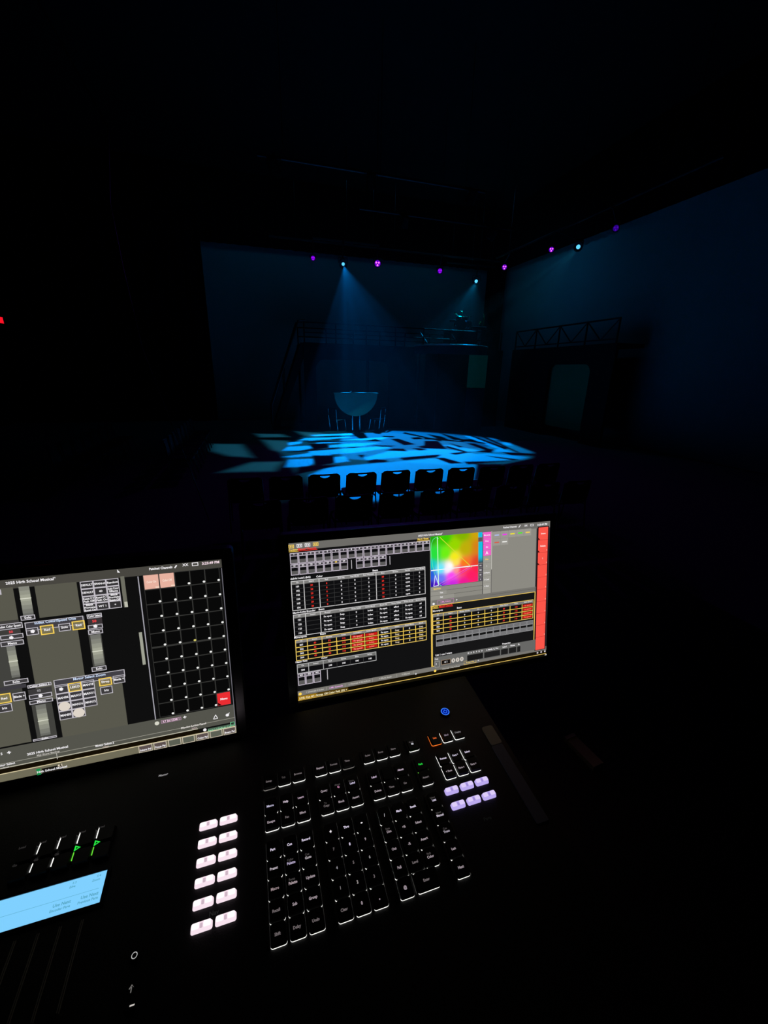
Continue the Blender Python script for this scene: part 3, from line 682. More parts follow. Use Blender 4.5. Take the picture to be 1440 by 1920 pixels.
block(7.103, 0, [[('/', (180, 176, 180), {'size': 0.005}), ('Dim', MD, {'two': 'Rem'}), ('Out', MD), ('Full', MD), ('@', MD, NUM)],
                 [('Mark', BR), ('+%', MD), ('-%', MD), ('Level', DM)], [('Sneak', BR), ('Select', MD), ('Assert', MD), ('Color', MD, {'two': 'Path'})]], 'C')
key(8.42, 4, 'Enter', DM, wU=1.52, size=0.0038)
block(10.641, 0, [[('Last', BR, {'two': 'Select'}), ('Manual', (205, 195, 210), {'two': 'Select'}), ('Trace', (180, 172, 185), {'two': 'Cue'}), ('Last', MD), ('Next', MD)]])
yu = -2.6
block(0, yu - 0.02, [[('Macro', (200, 195, 225)), ('Escape', MD)], [('Help', (210, 195, 210)), ('Fan', DM)], [('Learn', (190, 165, 185)), ('Effect', MD)]])
block(3.571, yu - 0.02, [[('Query', MD), ('Copy', DM, {'two': 'To'})], [('Q', (215, 145, 185), {'two': 'About'}), ('Block', MD)], [('Label', (205, 195, 225), {'two': 'Home'}), ('Assert', MD)]])
block(7.141, yu - 0.02, [[('Label', (200, 180, 205)), ('Delete', MD)], [None, ('Time', DM)], [('About', (205, 185, 205)), ('Go', DM)]])
key(7.141 + 1, yu - 0.02, None)
block(10.703, yu - 0.02, [[('Park', (40, 235, 70), {'glow': E_GREEN}), ('Assert', DM)]])
yr = -4.31
block(0, yr, [[('Setup', DM, {'glow': E_GLOWD})], [('Tab', VD)], [('Browse', DM)]])
block(3.571, yr, [[('Expand', MD)], [('Format', DM)], [('Time', DM, {'glow': E_GLOWD})]])
block(7.141, yr, [[('Fader', DM)], [('Pages', DM)], [('Stage', DM)]])
block(10.703, yr, [[('S4', (235, 235, 245), {'size': 0.004, 'two': 'More'})]])
block(12.575, yr, [[('Live', (255, 110, 50), {'glow': E_ORANGE})], [('Blind', (140, 125, 140))], [('Display', (125, 122, 125))]], False)
block(12.513, -2.582, [[('Format', BR), ('< Page', MD)], [('Page ^', BR), ('Page v', MD)], [('Select', BR), ('Page >', MD)]], False)

def lit_button(x, y, w_, h_, mb_, ml_, mc_, name):
    m = MB(); z0 = SURF - 0.0005; z1 = ZB - 0.0012
    m.prism(rrect(x, y, w_, h_, 0.0022, 4), z0, z1, mb_, 0.0009)
    b = L(m, name)
    m = MB()
    for s in (-1, 1): m.prism(rrect(x + s * w_ * 0.27, y + 0.0006, w_ * 0.34, h_ * 0.62, 0.0012, 3), z1, z1 + 0.0012, ml_, 0.0008)
    L(m, 'button_lens', b)
    m = MB(); m.prism(rrect(x, y, w_ * 0.13, h_ * 0.5, 0.0008, 3), z1, z1 + 0.0003, mc_, 0.0002); L(m, 'button_window', b)
for i in range(3):
    for j in range(2):
        lit_button((12.167 + 1.188 * i) * U, (0.373 - 1.009 * j) * U, 0.0200, 0.0088, E_PURB, E_PURL, E_PURC, 'lavender_button')
for i in range(2):
    for j in range(6):
        lit_button((-3.826 + 1.208 * i) * U, (2.622 - 1.023 * j) * U, 0.0213, 0.0086, E_PNKB, E_PNKL, E_PNKC, 'pink_button')

# playback buttons, strip display, faders on the left
for i, x in enumerate((-0.2705, -0.2505, -0.2305, -0.2105, -0.1905)):
    for j, y in enumerate((0.0735, 0.055)):
        gm = [E_GLOW, E_GLOW, E_GREEN, E_GREEN, None][i]
        m = MB(); w_, h_ = 0.0188, 0.0172
        m.prism(rrect(x, y, w_, h_, 0.002, 3), SURF - .0005, ZB, KEYM, 0.0014)
        b = L(m, 'playback_button')
        if gm:
            q = MB(); g2 = E_GLOW if (j == 0 and i < 4 and i != 2) else gm
            z0 = SURF + 0.0003; q.box(x + w_ / 2 - .0003, x + w_ / 2 + .0003, y - h_ * 0.05, y + h_ * (0.45 if j else 0.62), z0, z0 + 0.0012, gm if j else E_GLOW); L(q, 'light_guide', b)
        lg = MB(); c = (40, 235, 70)
        if j == 1 and i >= 3:
            s_ = 0.0029; cx, cy = x - 0.0065, y + 0.009
            o_t = [(cx + s_ * 1.15, cy), (cx - s_, cy + s_ * 1.1), (cx - s_, cy - s_ * 1.1)]; i_t = [(cx + s_ * 0.4, cy), (cx - s_ * 0.5, cy + s_ * 0.45), (cx - s_ * 0.5, cy - s_ * 0.45)]
            lg.add([(p[0], p[1], ZB + .0002) for p in o_t + i_t], [(0, 1, 4, 3), (1, 2, 5, 4), (2, 0, 3, 5)], lblmat(c))
        else:
            v, f, wd = glyphs('Go' if j else 'Load'); lg.add([(x - 0.0065 + p[0] * .0035, y + 0.008 + p[1] * .0035, ZB + .0002) for p in v], f, lblmat((48, 46, 46)))
        L(lg, 'button_legend', b)
m = MB(); z_ = SURF + 0.0008
m.box(-0.44, -0.1795, 0.0025, 0.0332, SURF, z_, emat('blue_strip_display', (128, 208, 255), 1.0)); sd = L(m, 'strip_display')
sd['label'] = 'glowing pale blue strip display'
m = MB(); ink = lblmat((88, 166, 196))
for (t_, x, y, sz) in (('S 4', -0.187, 0.0297, .003), ('Zoom', -0.189, 0.0262, .003), ('S 3', -0.2105, 0.0297, .003), ('Edge', -0.2115, 0.0262, .003), ('Use Next', -0.1915, 0.0125, .0042), ('Previous Page', -0.192, 0.0082, .0034), ('Use Next', -0.217, 0.0125, .0042), ('Encoder Page', -0.2175, 0.0082, .0034)):
    v, f, wd = glyphs(t_); m.add([(x + p[0] * sz, y + p[1] * sz, z_ + .0001) for p in v], f, ink)
m.box(-0.44, -0.184, 0.0169, 0.0172, z_, z_ + .0001, ink); L(m, 'display_text', sd)
m = MB(); fr = mat('display_frame_gloss', (20, 20, 24), 0.2, spec=0.7)
m.box(-0.44, -0.176, 0.0332, 0.036, SURF, z_ + .001, fr); m.box(-0.1795, -0.176, -0.001, 0.0332, SURF, z_ + .001, fr); m.box(-0.44, -0.176, -0.001, 0.0025, SURF, z_ + .001, fr); L(m, 'display_frame')
for x in (-0.2695, -0.2502, -0.2308, -0.2115, -0.1922):
    m = MB(); m.box(x - 0.0012, x - 0.0004, -0.105, -0.008, SURF, SURF + 0.0007, PALEGREY); m.box(x + 0.0004, x + 0.0012, -0.105, -0.008, SURF, SURF + 0.0007, PALEGREY); fs_ = L(m, 'fader_slot')
    m = MB(); y = -0.088; m.prism(rrect(x, y, 0.011, 0.02, 0.002), SURF + 0.004, SURF + 0.013, KEYM, 0.0015); m.box(x - .0012, x + .0012, y - .004, y + .004, SURF, SURF + .004, STEEL)
    m.box(x - 0.0048, x + 0.0048, y - 0.0005, y + 0.0005, SURF + 0.013, SURF + 0.0133, PALEGREY); L(m, 'fader_cap', fs_)
def ring(cx, cy, r, th, mt, z, m, n=20, a0=0, a1=360):
    vs = []; fs = []
    for i in range(n + 1):
        a = math.radians(a0 + (a1 - a0) * i / n)
        for q in (r, r + th): vs.append((cx + q * math.cos(a), cy + q * math.sin(a), z))
    fs = [(2 * i, 2 * i + 1, 2 * i + 3, 2 * i + 2) for i in range(n)]; m.add(vs, fs, mt)
m = MB(); m.prism(rrect(-0.1348, -0.0539, 0.0085, 0.0085, 0.003), SURF, SURF + 0.003, KEYM, 0.0006); sb = L(m, 'small_button')
m = MB(); ring(-0.1348, -0.0539, 0.0021, 0.0006, lblmat((190, 190, 190)), SURF + 0.0032, m); L(m, 'button_ring', sb)
m = MB(); m.prism(rrect(-0.1315, -0.083, 0.0095, 0.02, 0.003), SURF, SURF + 0.003, KEYM, 0.0006); sb = L(m, 'small_button')
m = MB(); v, f, wd = glyphs('\u2191'); m.add([(-0.1325 + p[0] * .006, -0.0785 + p[1] * .007, SURF + .0032) for p in v], f, lblmat((110, 108, 105)))
m.box(-0.1315, -0.1275, -0.0902, -0.0892, SURF + .0031, SURF + .0033, lblmat((200, 195, 190))); L(m, 'button_legend', sb)
m = MB()
for (t_, x, y, sz, c) in (('Master', -0.138, 0.1355, .0042, (140, 138, 140)), ('Nav', -0.0632, -0.040, .006, (30, 29, 29)), ('Page', 0.267, -0.0373, .006, (13, 13, 13))):
    v, f, wd = glyphs(t_); m.add([(x + p[0] * sz, y + p[1] * sz, SURF + .0002) for p in v], f, lblmat(c))
L(m, 'glowing_words')  # words drawn with a faint glow of their own
# power button
m = MB(); px, py = 0.2826, 0.1261
m.lathe([(0.0085, SURF), (0.0085, SURF + 0.002), (0.0078, SURF + 0.0026), (0.001, SURF + 0.0026)], KEYM, 24, Matrix.Translation((px, py, 0))); pb = L(m, 'power_button')
m = MB(); z_ = SURF + 0.0029; eb = emat('blue_power_light', (60, 130, 255), 1.0)
m.lathe([(0.0058, z_ - .0001), (0.001, z_ - .0001)], emat('deep_blue_power_light', (0, 20, 150), 1.0), 24, Matrix.Translation((px, py, 0)))
ring(px, py, 0.0056, 0.0014, eb, z_ + .0001, m, 28); ring(px, py, 0.0024, 0.0009, eb, z_ + .0001, m, 20, 130, 410); m.box(px - .0004, px + .0004, py + .0006, py + .004, z_, z_ + .0002, eb); L(m, 'power_symbol', pb)

# desk below the console
dz = (base @ Vector((0, 0, 0))).z
m = MB(); q = base.translation
t = thing('operator_desk', 'black desk under the lighting console, empty on the right side', 'desk', (0.2, 0.38, 0.85))
dt = q.z - 0.034 - 0.85
m.box(-1.1, 1.15, -0.36, 0.52, dt - 0.03, dt, DESKM); m.build('desk_top', t)
for x in (-1.05, 1.1):
    for y in (-0.31, 0.47):
        m = MB(); m.box(x - .025, x + .025, y - .025, y + .025, 0, dt - .03, STEEL); m.build('leg', t)
pd = at_z(1092, 1412, 0.85 + dt)
t = thing('writing_pad', 'small dim grey pad lying on the dark desk right of the console', 'pad', (pd.x, pd.y, 0.85 + dt), math.radians(6))
m = MB(); m.box(-0.012, 0.012, -0.035, 0.035, 0, 0.009, mat('grey_card', (130, 125, 112), 0.8)); m.build('pad_block', t)
m = MB(); m.box(-0.012, 0.012, 0.028, 0.035, 0.009, 0.0105, PALEGREY); m.build('binding', t)

# ================================================================== SCREENS
SM = screen_mat()
class Screen:
    """paints flat lit shapes on a display; pixel corners of the photo are measured onto the glass plane"""
    def __init__(s, plane): s.p = plane; s.v = []; s.f = []; s.c = []
    def uv(s, q): return s.p.uv(*q)
    def poly(s, pts, col, lay):
        k = len(s.v); c = lin(col) if not isinstance(col[0], (tuple, list)) else None
        for p in pts: s.v.append((p[0], -p[1], 0.00006 * lay))
        s.f.append(list(range(k, k + len(pts))))
        s.c.append([c] * len(pts) if c else [lin(x) for x in col])
    def ruv(s, u0, v0, u1, v1, col, lay): s.poly([(u0, v1), (u1, v1), (u1, v0), (u0, v0)], col, lay)
    def rect(s, a, b, col, lay):
        u0, v0 = s.uv(a); u1, v1 = s.uv(b); s.ruv(u0, v0, u1, v1, col, lay); return (u0, v0, u1, v1)
    def frame(s, r, th, col, lay):
        u0, v0, u1, v1 = r
        s.ruv(u0, v0, u1, v0 + th, col, lay); s.ruv(u0, v1 - th, u1, v1, col, lay); s.ruv(u0, v0, u0 + th, v1, col, lay); s.ruv(u1 - th, v0, u1, v1, col, lay)
    def line(s, a, b, th, col, lay, uv=False):
        p, q = (Vector(a), Vector(b)) if uv else (Vector(s.uv(a)), Vector(s.uv(b))); d = (q - p).normalized() * th / 2; n = Vector((-d.y, d.x))
        s.poly([tuple(p + n), tuple(q + n), tuple(q - n), tuple(p - n)], col, lay)
        if (q - p).cross(n) and False: pass
    def text(s, q, txt, h, col, lay=6, uv=False, wmax=None):
        u, v = q if uv else s.uv(q); g, f, wd = glyphs(txt); sx = h if not wmax or wd * h < wmax else wmax / wd
        k = len(s.v); s.v += [(u + p[0] * sx, -v + p[1] * h, 0.00006 * lay) for p in g]; c = lin(col)
        for a in f: s.f.append([x + k for x in a]); s.c.append([c] * len(a))
    def disc(s, q, r, col, lay, n=14, ry=None):
        u, v = s.uv(q); ry = ry or r
        s.poly([(u + r * math.cos(2 * math.pi * i / n), v - ry * math.sin(2 * math.pi * i / n)) for i in range(n)], col, lay)
    def build(s, parent, name='display'):
        me = bpy.data.meshes.new(name); me.from_pydata(s.v, [], s.f); me.materials.append(SM)
        a = me.color_attributes.new('Col', 'FLOAT_COLOR', 'CORNER'); i = 0; buf = []
        for fc in s.c:
            for c in fc: buf += [c[0], c[1], c[2], 1.0]
        a.data.foreach_set('color', buf)
        o = bpy.data.objects.new(name, me); COL.objects.link(o); o.parent = parent; return o
W_, H_ = 0.476, 0.268
def P(o, k): return lambda x, y: (o[0] + x / k, o[1] + y / k)
r1, r2, r3, r4 = P((530, 970), 5.3333), P((530, 1150), 4.9655), P((790, 970), 5.5385), P((790, 1110), 5.5385)
WHT, LAV, GRY, RED, YEL, BLK_ = (245, 242, 245), (200, 190, 204), (100, 98, 94), (250, 55, 45), (255, 215, 90), (15, 15, 17)
HT = 0.0042
S = Screen(SR)
S.ruv(0, 0, 0.478, 0.2685, (17, 17, 18), 0)
S.ruv(0, 0, 0.478, 0.0118, (110, 108, 104), 1)
for q, c in ((r1(85, 292), YEL), (r1(167, 283), WHT), (r1(248, 275), WHT), (r1(330, 268), YEL)):
    u, v = S.uv(q); S.frame((u - .0042, v - .0028, u + .0042, v + .0028), .0009, c, 3); S.ruv(u - .0022, v - .0012, u - .0004, v + .0012, c, 3); S.ruv(u + .0006, v - .0012, u + .0022, v + .0012, c, 3)
S.text(r3(95, 181), '2025 High School Musical*', .0042, WHT, 3, wmax=.05)
S.text(r3(920, 101), 'Patched Channels', .0042, WHT, 3, wmax=.028)
S.line(r3(1010, 105), r3(1028, 80), .0014, WHT, 3); u, v = S.uv(r3(1085, 87)); S.text((u, v), 'XX', .0045, WHT, 3, True); u, v = S.uv(r3(1148, 80)); S.frame((u - .0035, v - .002, u + .0035, v + .002), .0008, WHT, 3)
S.text(r3(1255, 74), '3:25:49 PM', .0048, WHT, 3, wmax=.026)
u, v = S.uv(r1(52, 337)); S.text((u + .0075, v - .001), 'Tracking', .0042, YEL, 3, True, .016); S.ruv(u, v + .0012, u + .0165, v + .002, YEL, 3)
u, v = S.uv(r1(147, 326)); S.text((u + .015, v - .0008), 'Manual Channels', .0042, RED, 3, True, .029); S.ruv(u, v + .0014, u + .031, v + .0022, RED, 3)
u, v = S.uv(r3(0, 228)); S.text((u + .003, v - .0005), 'Magic Sheet', .0042, YEL, 3, True, .023); S.ruv(u - .008, v + .002, u + .0145, v + .0028, YEL, 3)
def cell(u0, v0, u1, v1, lab, hi=False):
    S.ruv(u0, v0, u1, v1, LAV, 2); g = .0011
    S.ruv(u0 + g, v0 + g, u1 - g, v0 + (v1 - v0) * .26, (72, 68, 74), 3); S.ruv(u0 + g, v0 + (v1 - v0) * .31, u1 - g, v0 + (v1 - v0) * .60, BLK_, 3)
    S.ruv(u0 + g, v0 + (v1 - v0) * .60, u1 - g, v1 - g, (92, 90, 90), 3)
    if lab: S.text(((u0 + u1) / 2, v0 + (v1 - v0) * .15), lab, .0036, YEL if hi else WHT, 4, True)
ua, va = S.uv(r1(68, 360)); ub, vb = S.uv((806.5, 1035)); vb = S.uv(r1(78, 470))[1]; n = 18
for i in range(n): cell(ua + (ub - ua) * i / n + .0003, va, ua + (ub - ua) * (i + 1) / n - .0003, vb, str(i + 1) if i < 17 else '20')
du = (ub - ua) / n; vc = vb + .0006; vd = vc + (vb - va)
for i in range(7): cell(ua + du * i + .0003, vc, ua + du * (i + 1) - .0003, vd, str(21 + i + (2 if i > 4 else 0)), i == 5)
for i in range(4): cell(ua + du * (8 + i) + .0003, vc, ua + du * (9 + i) - .0003, vd, str(31 + i))
for i in (7.4, 12.4): S.ruv(ua + du * i, vc + .002, ua + du * i + .0011, vd - .001, (190, 186, 190), 3)
def table(tl, br, hdr, cols, strong, rows, cells, line, hcol, fill=None, grid=(60, 60, 60), gth=.0006, names=()):
    """cols are fractions of the width; cells: list per column of (text, colour)"""
    u0, v0 = S.uv(tl); u1, v1 = S.uv(br); Wt = u1 - u0
    S.ruv(u0, v0, u1, v1, line, 2); g = .0011
    S.ruv(u0 + g, v0 + g, u1 - g, v0 + hdr, hcol, 3); S.ruv(u0 + g, v0 + hdr, u1 - g, v1 - g, BLK_, 3)
    cs = [0] + list(cols) + [1]; rh = (v1 - g - v0 - hdr) / rows
    for i in range(1, len(cs) - 1):
        x = u0 + Wt * cs[i]; st = i in strong
        S.ruv(x - (g if st else gth) / 2, v0 + (0 if st else hdr), x + (g if st else gth) / 2, v1, line if st else grid, 4)
    for j in range(1, rows): S.ruv(u0 + g, v0 + hdr + rh * j - gth / 2, u1 - g, v0 + hdr + rh * j + gth / 2, grid, 4)
    for i in range(len(cs) - 1):
        xc = u0 + Wt * (cs[i] + cs[i + 1]) / 2; w_ = Wt * (cs[i + 1] - cs[i])
        if i < len(names) and names[i]: S.text((xc, v0 + hdr * .5), names[i], .0034, (222, 220, 222), 4, True, w_ * .86)
        t_, c_ = cells[i] if i < len(cells) else (None, None)
        for j in range(rows):
            y = v0 + hdr + rh * (j + .5)
            if fill and i in fill: S.ruv(xc - w_ * .42, y - rh * .3, xc + w_ * .42, y + rh * .3, (205, 30, 20), 4)
            if t_: S.text((xc, y), t_ if not t_.startswith('#') else str(int(t_[1:]) + j), .0040, c_, 5, True, w_ * .8)
S.text(r1(170, 607), 'Sidelight Lustr2 (8ch)', .0042, WHT, 3, wmax=.034); S.text(r1(367, 590), 'Color', .0042, WHT, 3); S.text(r1(925, 530), 'Beam', .0042, WHT, 3)
table(r1(80, 640), r1(1428, 765), .0062, [.088, .195, .30, .405, .50, .612, .715, .81, .905], (1, 2, 6), 6,
      [('#101', WHT), ('20', RED), ('0', RED), ('0', WHT), ('0', WHT), ('0', WHT), ('20', RED), ('0', WHT), ('open', WHT), ('0', WHT)], (215, 213, 213), (128, 127, 125),
      names=['Ch', 'Intens', 'Red', 'Red Adj', 'Red Mode', 'Red Warmth', 'Blue', 'Shutter', 'Strobe', 'Frost Mode'])
S.text(r1(215, 943), 'MovingLight Encoder', .0042, WHT, 3, wmax=.038); S.text(r1(388, 918), 'Beam', .0042, WHT, 3)
table(r1(103, 975), r2(1335, 38), .0062, [.085, .19, .295, .40, .505, .61, .71, .81, .91], (1, 2), 4,
      [('#121', WHT), (None, 0), ('Fx open', WHT), ('Snap', WHT), ('0', WHT), ('Index', WHT), ('Fx open', WHT), ('effect', WHT), ('Fx open', WHT), ('x0', WHT)], (210, 208, 208), (128, 127, 125),
      names=['Ch', 'Intens', 'Shutter', 'Color', 'Gobo Index', 'Gobo Mode', 'Beam FX', 'Gobo Select', 'Prism Mode', 'Strobe Mode'])
S.text(r2(165, 220), 'Moverspots', .0042, WHT, 3, wmax=.02); S.text(r2(375, 190), 'Beam', .0042, WHT, 3)
table(r2(115, 249), r2(1340, 247), .0058, [.085, .19, .295, .40, .505, .61, .71, .81, .91], (1, 2), 4,
      [('#301', WHT), ('40', RED), ('53', RED), ('112', RED), ('Fx speed', (255, 150, 140)), ('Index', (255, 120, 110)), ('Fx open', WHT), ('Snap', (215, 200, 180)), ('0', WHT), ('Snap', (215, 200, 180))], (240, 205, 105), (135, 132, 128),
      fill=(4, 5), grid=YEL, gth=.0011, names=['Ch', 'Intens', 'Shutter', 'Gobo', 'Animation', 'Gobo Speed', 'Beam FX', 'Select', 'Prism Mode', 'Mode'])
S.text(r2(175, 447), 'Hazer Fans', .0042, WHT, 3, wmax=.02); S.text(r2(388, 413), 'Color', .0042, WHT, 3)
table(r2(131, 476), r2(873, 438), .0066, [.14, .32, .49, .66, .83], (1, 2), 1,
      [('200', WHT), (None, 0), ('100', WHT), ('100', WHT), ('100', WHT), ('100', WHT)], (175, 175, 175), (112, 112, 110), names=['Ch', 'Intens', 'Red', 'Green', 'Blue', 'White'])
u0, v0 = S.uv(r2(137, 565)); u1, v1 = S.uv(r2(360, 630))
for i in range(3): cell(u0 + (u1 - u0) * i / 3 + .0003, v0, u0 + (u1 - u0) * (i + 1) / 3 - .0003, v1 + .001, str(401 + i))
S.ruv(u1 + .010, v0 + .001, u1 + .0112, v1 - .001, (190, 186, 190), 3)
# bottom tab bar, command line
vb0 = S.uv(r2(140, 727))[1]; ul = S.uv(r2(1388, 520))[0]
S.ruv(0, vb0, 0.478, vb0 + .0082, (122, 119, 113), 1)
S.disc(r2(163, 750), .0026, YEL, 3)
for a, b, t_, c in ((r2(195, 742), r2(405, 700), '1 Channels 0 Index', (190, 188, 182)), (r2(415, 712), r2(580, 672), '6 ML Controls', (235, 170, 235)), (r2(595, 680), r2(835, 625), '2 Channels 0 MagicSheet', (190, 188, 182)), (r2(850, 640), r2(1060, 590), '4 Effects Sneak', (190, 188, 182)), (r2(1075, 602), r2(1215, 565), '10 Manual', (190, 188, 182))):
    ua_, ub_ = S.uv(a)[0], S.uv(b)[0]; S.text(((ua_ + ub_) / 2, vb0 + .0042), t_, .0038, c, 3, True, (ub_ - ua_) * .9); S.ruv(ub_, vb0 + .001, ub_ + .0006, vb0 + .0075, (160, 158, 150), 3)
S.text(r2(1240, 565), '+', .006, WHT, 3)
vy = S.uv(r2(150, 815))[1]
S.ruv(0, vb0 + .0082, .478, vy - .0016, (22, 16, 4), 1); S.ruv(0, vy - .0018, .478, vy - .0006, (250, 210, 110), 2); S.ruv(0, vy - .0008, .478, .2685, (20, 17, 8), 2)
u1 = S.uv(r2(610, 715))[0]; S.ruv(0, vb0 + .0088, .03, vy, (160, 120, 25), 2); S.ruv(.03, vb0 + .0088, u1, vy, (88, 66, 16), 2)
S.text(((0 + u1) / 2, (vb0 + .0088 + vy) / 2), 'LIVE: Cue 4/1: Group 120 Color Path 252 +', .0046, (250, 238, 190), 4, True, u1 * .95)
S.ruv(ul - .0008, S.uv(r4(105, 145))[1], ul + .0005, vb0, (250, 210, 95), 5)
# right half: colour picker page
uR, vR = S.uv(r3(92, 160)); uE = S.uv(r3(1200, 105))[0]; vM = S.uv(r4(105, 145))[1]
S.ruv(uR - .001, .0118, uE, vM + .002, (140, 138, 130), 1)
S.ruv(uE, .0118, .478, vb0, (42, 40, 44), 1)
c00 = S.uv(r3(92, 200)); c11 = S.uv(r3(588, 663)); CW, CH = c11[0] - c00[0], c11[1] - c00[1]
CP = [((0, 0), (35, 165, 15)), ((.28, .05), (60, 205, 0)), ((.65, 0), (130, 180, 0)), ((1, 0), (205, 165, 10)), ((1, .3), (215, 130, 25)), ((1, .62), (225, 70, 35)), ((1, .72), (255, 30, 80)), ((1, 1), (250, 30, 110)), ((.7, 1), (240, 25, 150)), ((.45, 1), (205, 40, 225)), ((.15, 1), (95, 15, 200)), ((0, 1), (45, 20, 175)), ((0, .75), (40, 95, 225)), ((0, .55), (20, 205, 200)), ((.1, .35), (40, 225, 60)), ((.3, .35), (110, 240, 20)), ((.5, .45), (245, 235, 30)), ((.4, .62), (255, 255, 255)), ((.36, .68), (255, 240, 255)), ((.2, .66), (110, 235, 255)), ((.42, .82), (250, 70, 245)), ((.65, .72), (255, 50, 110)), ((.7, .6), (250, 120, 30)), ((.2, .85), (110, 120, 250)), ((.52, .56), (255, 225, 90)), ((.72, .3), (190, 175, 10)), ((.5, .2), (150, 215, 0)), ((.85, .85), (255, 30, 100)), ((.55, .7), (255, 150, 150))]
def pick(x, y):
    a = [0, 0, 0]; sw = 0
    for (px_, py_), c in CP:
        w_ = 1 / ((x - px_) ** 2 + (y - py_) ** 2 + .0006) ** 1.9; sw += w_
        for k in range(3): a[k] += c[k] * w_
    return tuple(v / sw for v in a)
NG = 30
G = [[pick(i / NG, j / NG) for j in range(NG + 1)] for i in range(NG + 1)]
for i in range(NG):
    for j in range(NG):
        x0, x1, y0, y1 = [c00[0] + CW * i / NG, c00[0] + CW * (i + 1) / NG, c00[1] + CH * j / NG, c00[1] + CH * (j + 1) / NG]
        S.poly([(x0, y1), (x1, y1), (x1, y0), (x0, y0)], [G[i][j + 1], G[i + 1][j + 1], G[i + 1][j], G[i][j]], 3)
for a, b, th, c in ((r3(165, 202), r3(178, 708), .0014, (215, 255, 215)), (r3(100, 553), r3(588, 497), .0016, (240, 250, 255)), (r3(190, 205), r3(520, 516), .0010, (215, 225, 60)), (r3(205, 222), r3(505, 500), .0007, (215, 225, 60)),
                    (r3(520, 516), r3(215, 700), .0010, (220, 70, 200)), (r3(500, 512), r3(190, 690), .0006, (235, 120, 230)), (r3(143, 600), r3(128, 718), .0012, (235, 235, 255)), (r3(143, 600), r3(180, 705), .0012, (200, 230, 255)), (r3(128, 718), r3(180, 705), .0012, (235, 235, 255))):
    S.line(a, b, th, c, 5)
arc = [r3(x, y) for x, y in ((180, 222), (150, 208), (122, 228), (104, 270), (98, 340), (104, 420), (118, 510), (134, 580), (160, 650), (190, 700), (210, 712))]
for a, b in zip(arc, arc[1:]): S.line(a, b, .0008, (110, 235, 160), 4)
S.rect(r3(590, 158), r3(632, 203), (25, 190, 225), 3); S.rect(r3(590, 212), r3(630, 248), (92, 88, 96), 3)
u0, v0 = S.uv(r3(592, 256)); u1, v1 = S.uv(r3(634, 470)); vm = v0 + (v1 - v0) * .7
S.ruv(u0, v0, u1, vm, (20, 195, 225), 3); S.poly([(u0, v1), (u1, v1), (u1, vm), (u0, vm)], [(60, 60, 66), (60, 60, 66), (20, 195, 225), (20, 195, 225)], 3)
for k, t_ in enumerate(('<>', 'HS', 'xy', 'v')): q = (r3(592, 482 + 47 * k), r3(634, 520 + 47 * k)); S.rect(*q, (88, 84, 92), 3); S.text(r3(613, 500 + 47 * k), t_, .0036, WHT, 4)
for k, (t_, x) in enumerate((('Spectrum', 165), ('Tint', 235), ('Gel', 230))):
    a, b = S.uv(r3(98, 728 + 47 * k)), S.uv(r3(200 + (60 if k == 1 else 140) * (k > 0), 735 + 47 * k)); S.ruv(a[0], a[1], b[0], a[1] + .0072, (150, 148, 140), 3)
    S.text((a[0] + .012 + .008 * (k > 0), a[1] + .0036), t_, .0036, YEL if k == 0 else WHT, 4, True)
u0, v0 = S.uv(r3(96, 776)); u1 = S.uv(r3(632, 700))[0]
for k in range(3): S.ruv(u0, v0 - .0086 + .0082 * k, u1, v0 - .0081 + .0082 * k, (60, 58, 56), 2)
S.ruv(u1, .0135, u1 + .0012, S.uv(r3(632, 796))[1], (40, 38, 42), 4)
u0, v0 = S.uv(r3(638, 157)); u1, v1 = S.uv(r3(722, 395)); hp = (v1 - v0) / 4
for k, t_ in enumerate(('Magenta', 'Hue', 'Sat', 'A')):
    S.ruv(u0, v0 + hp * k, u1, v0 + hp * (k + 1) - .0005, (243, 100, 205), 3); S.text(((u0 + u1) / 2, v0 + hp * (k + .5)), t_, .0038 if k < 3 else .008, WHT, 4, True, (u1 - u0) * .8)
v2 = S.uv(r3(640, 795))[1]; n_ = 6; hq = (v2 - v1) / 5.6
for k in range(6):
    S.ruv(u0, v1 + hq * k, u1, min(v2, v1 + hq * (k + 1) - .0006), (158, 156, 148), 3)
    if k < 5: S.text(((u0 + u1) / 2, v1 + hq * (k + .5)), ('Hue', '1', '2 Warm', '3 Cool', '4 Pink')[k], .0036, YEL if k == 0 else WHT, 4, True, (u1 - u0) * .8)
S.ruv(u1 + .0006, v0 - .001, u1 + .002, v0 + hp * 6.4, (190, 188, 180), 3); S.ruv(u1 + .0006, v0 + hp * 6.4, u1 + .002, v2, (110, 108, 104), 3)
u0, v0 = S.uv(r3(742, 150)); u1, v1 = S.uv(r3(1142, 185)); wq = (u1 - u0) / 5; hq = v1 - v0
for k, c in enumerate(((175, 185, 230), (235, 60, 235), (240, 225, 40), (80, 225, 50), (240, 205, 90))):
    S.ruv(u0 + wq * k, v0, u0 + wq * (k + 1) - .0006, v0 + hq, (155, 153, 146), 3); S.ruv(u0 + wq * (k + .22), v0 + hq * .43, u0 + wq * (k + .78), v0 + hq * .62, c, 4)
for k, c in enumerate(((215, 90, 70), (240, 240, 235))):
    S.ruv(u0 + wq * k, v0 + hq + .0006, u0 + wq * (k + 1) - .0006, v0 + hq * 2, (155, 153, 146), 3); S.ruv(u0 + wq * (k + .2), v0 + hq * 1.48, u0 + wq * (k + .8), v0 + hq * 1.64, c, 4)
S.ruv(uE - .001, .0118, uE, vM, (80, 78, 76), 3); v = S.uv(r3(1190, 738))[1]; S.ruv(u0 - .004, v, uE, v + .0006, (85, 83, 80), 3)
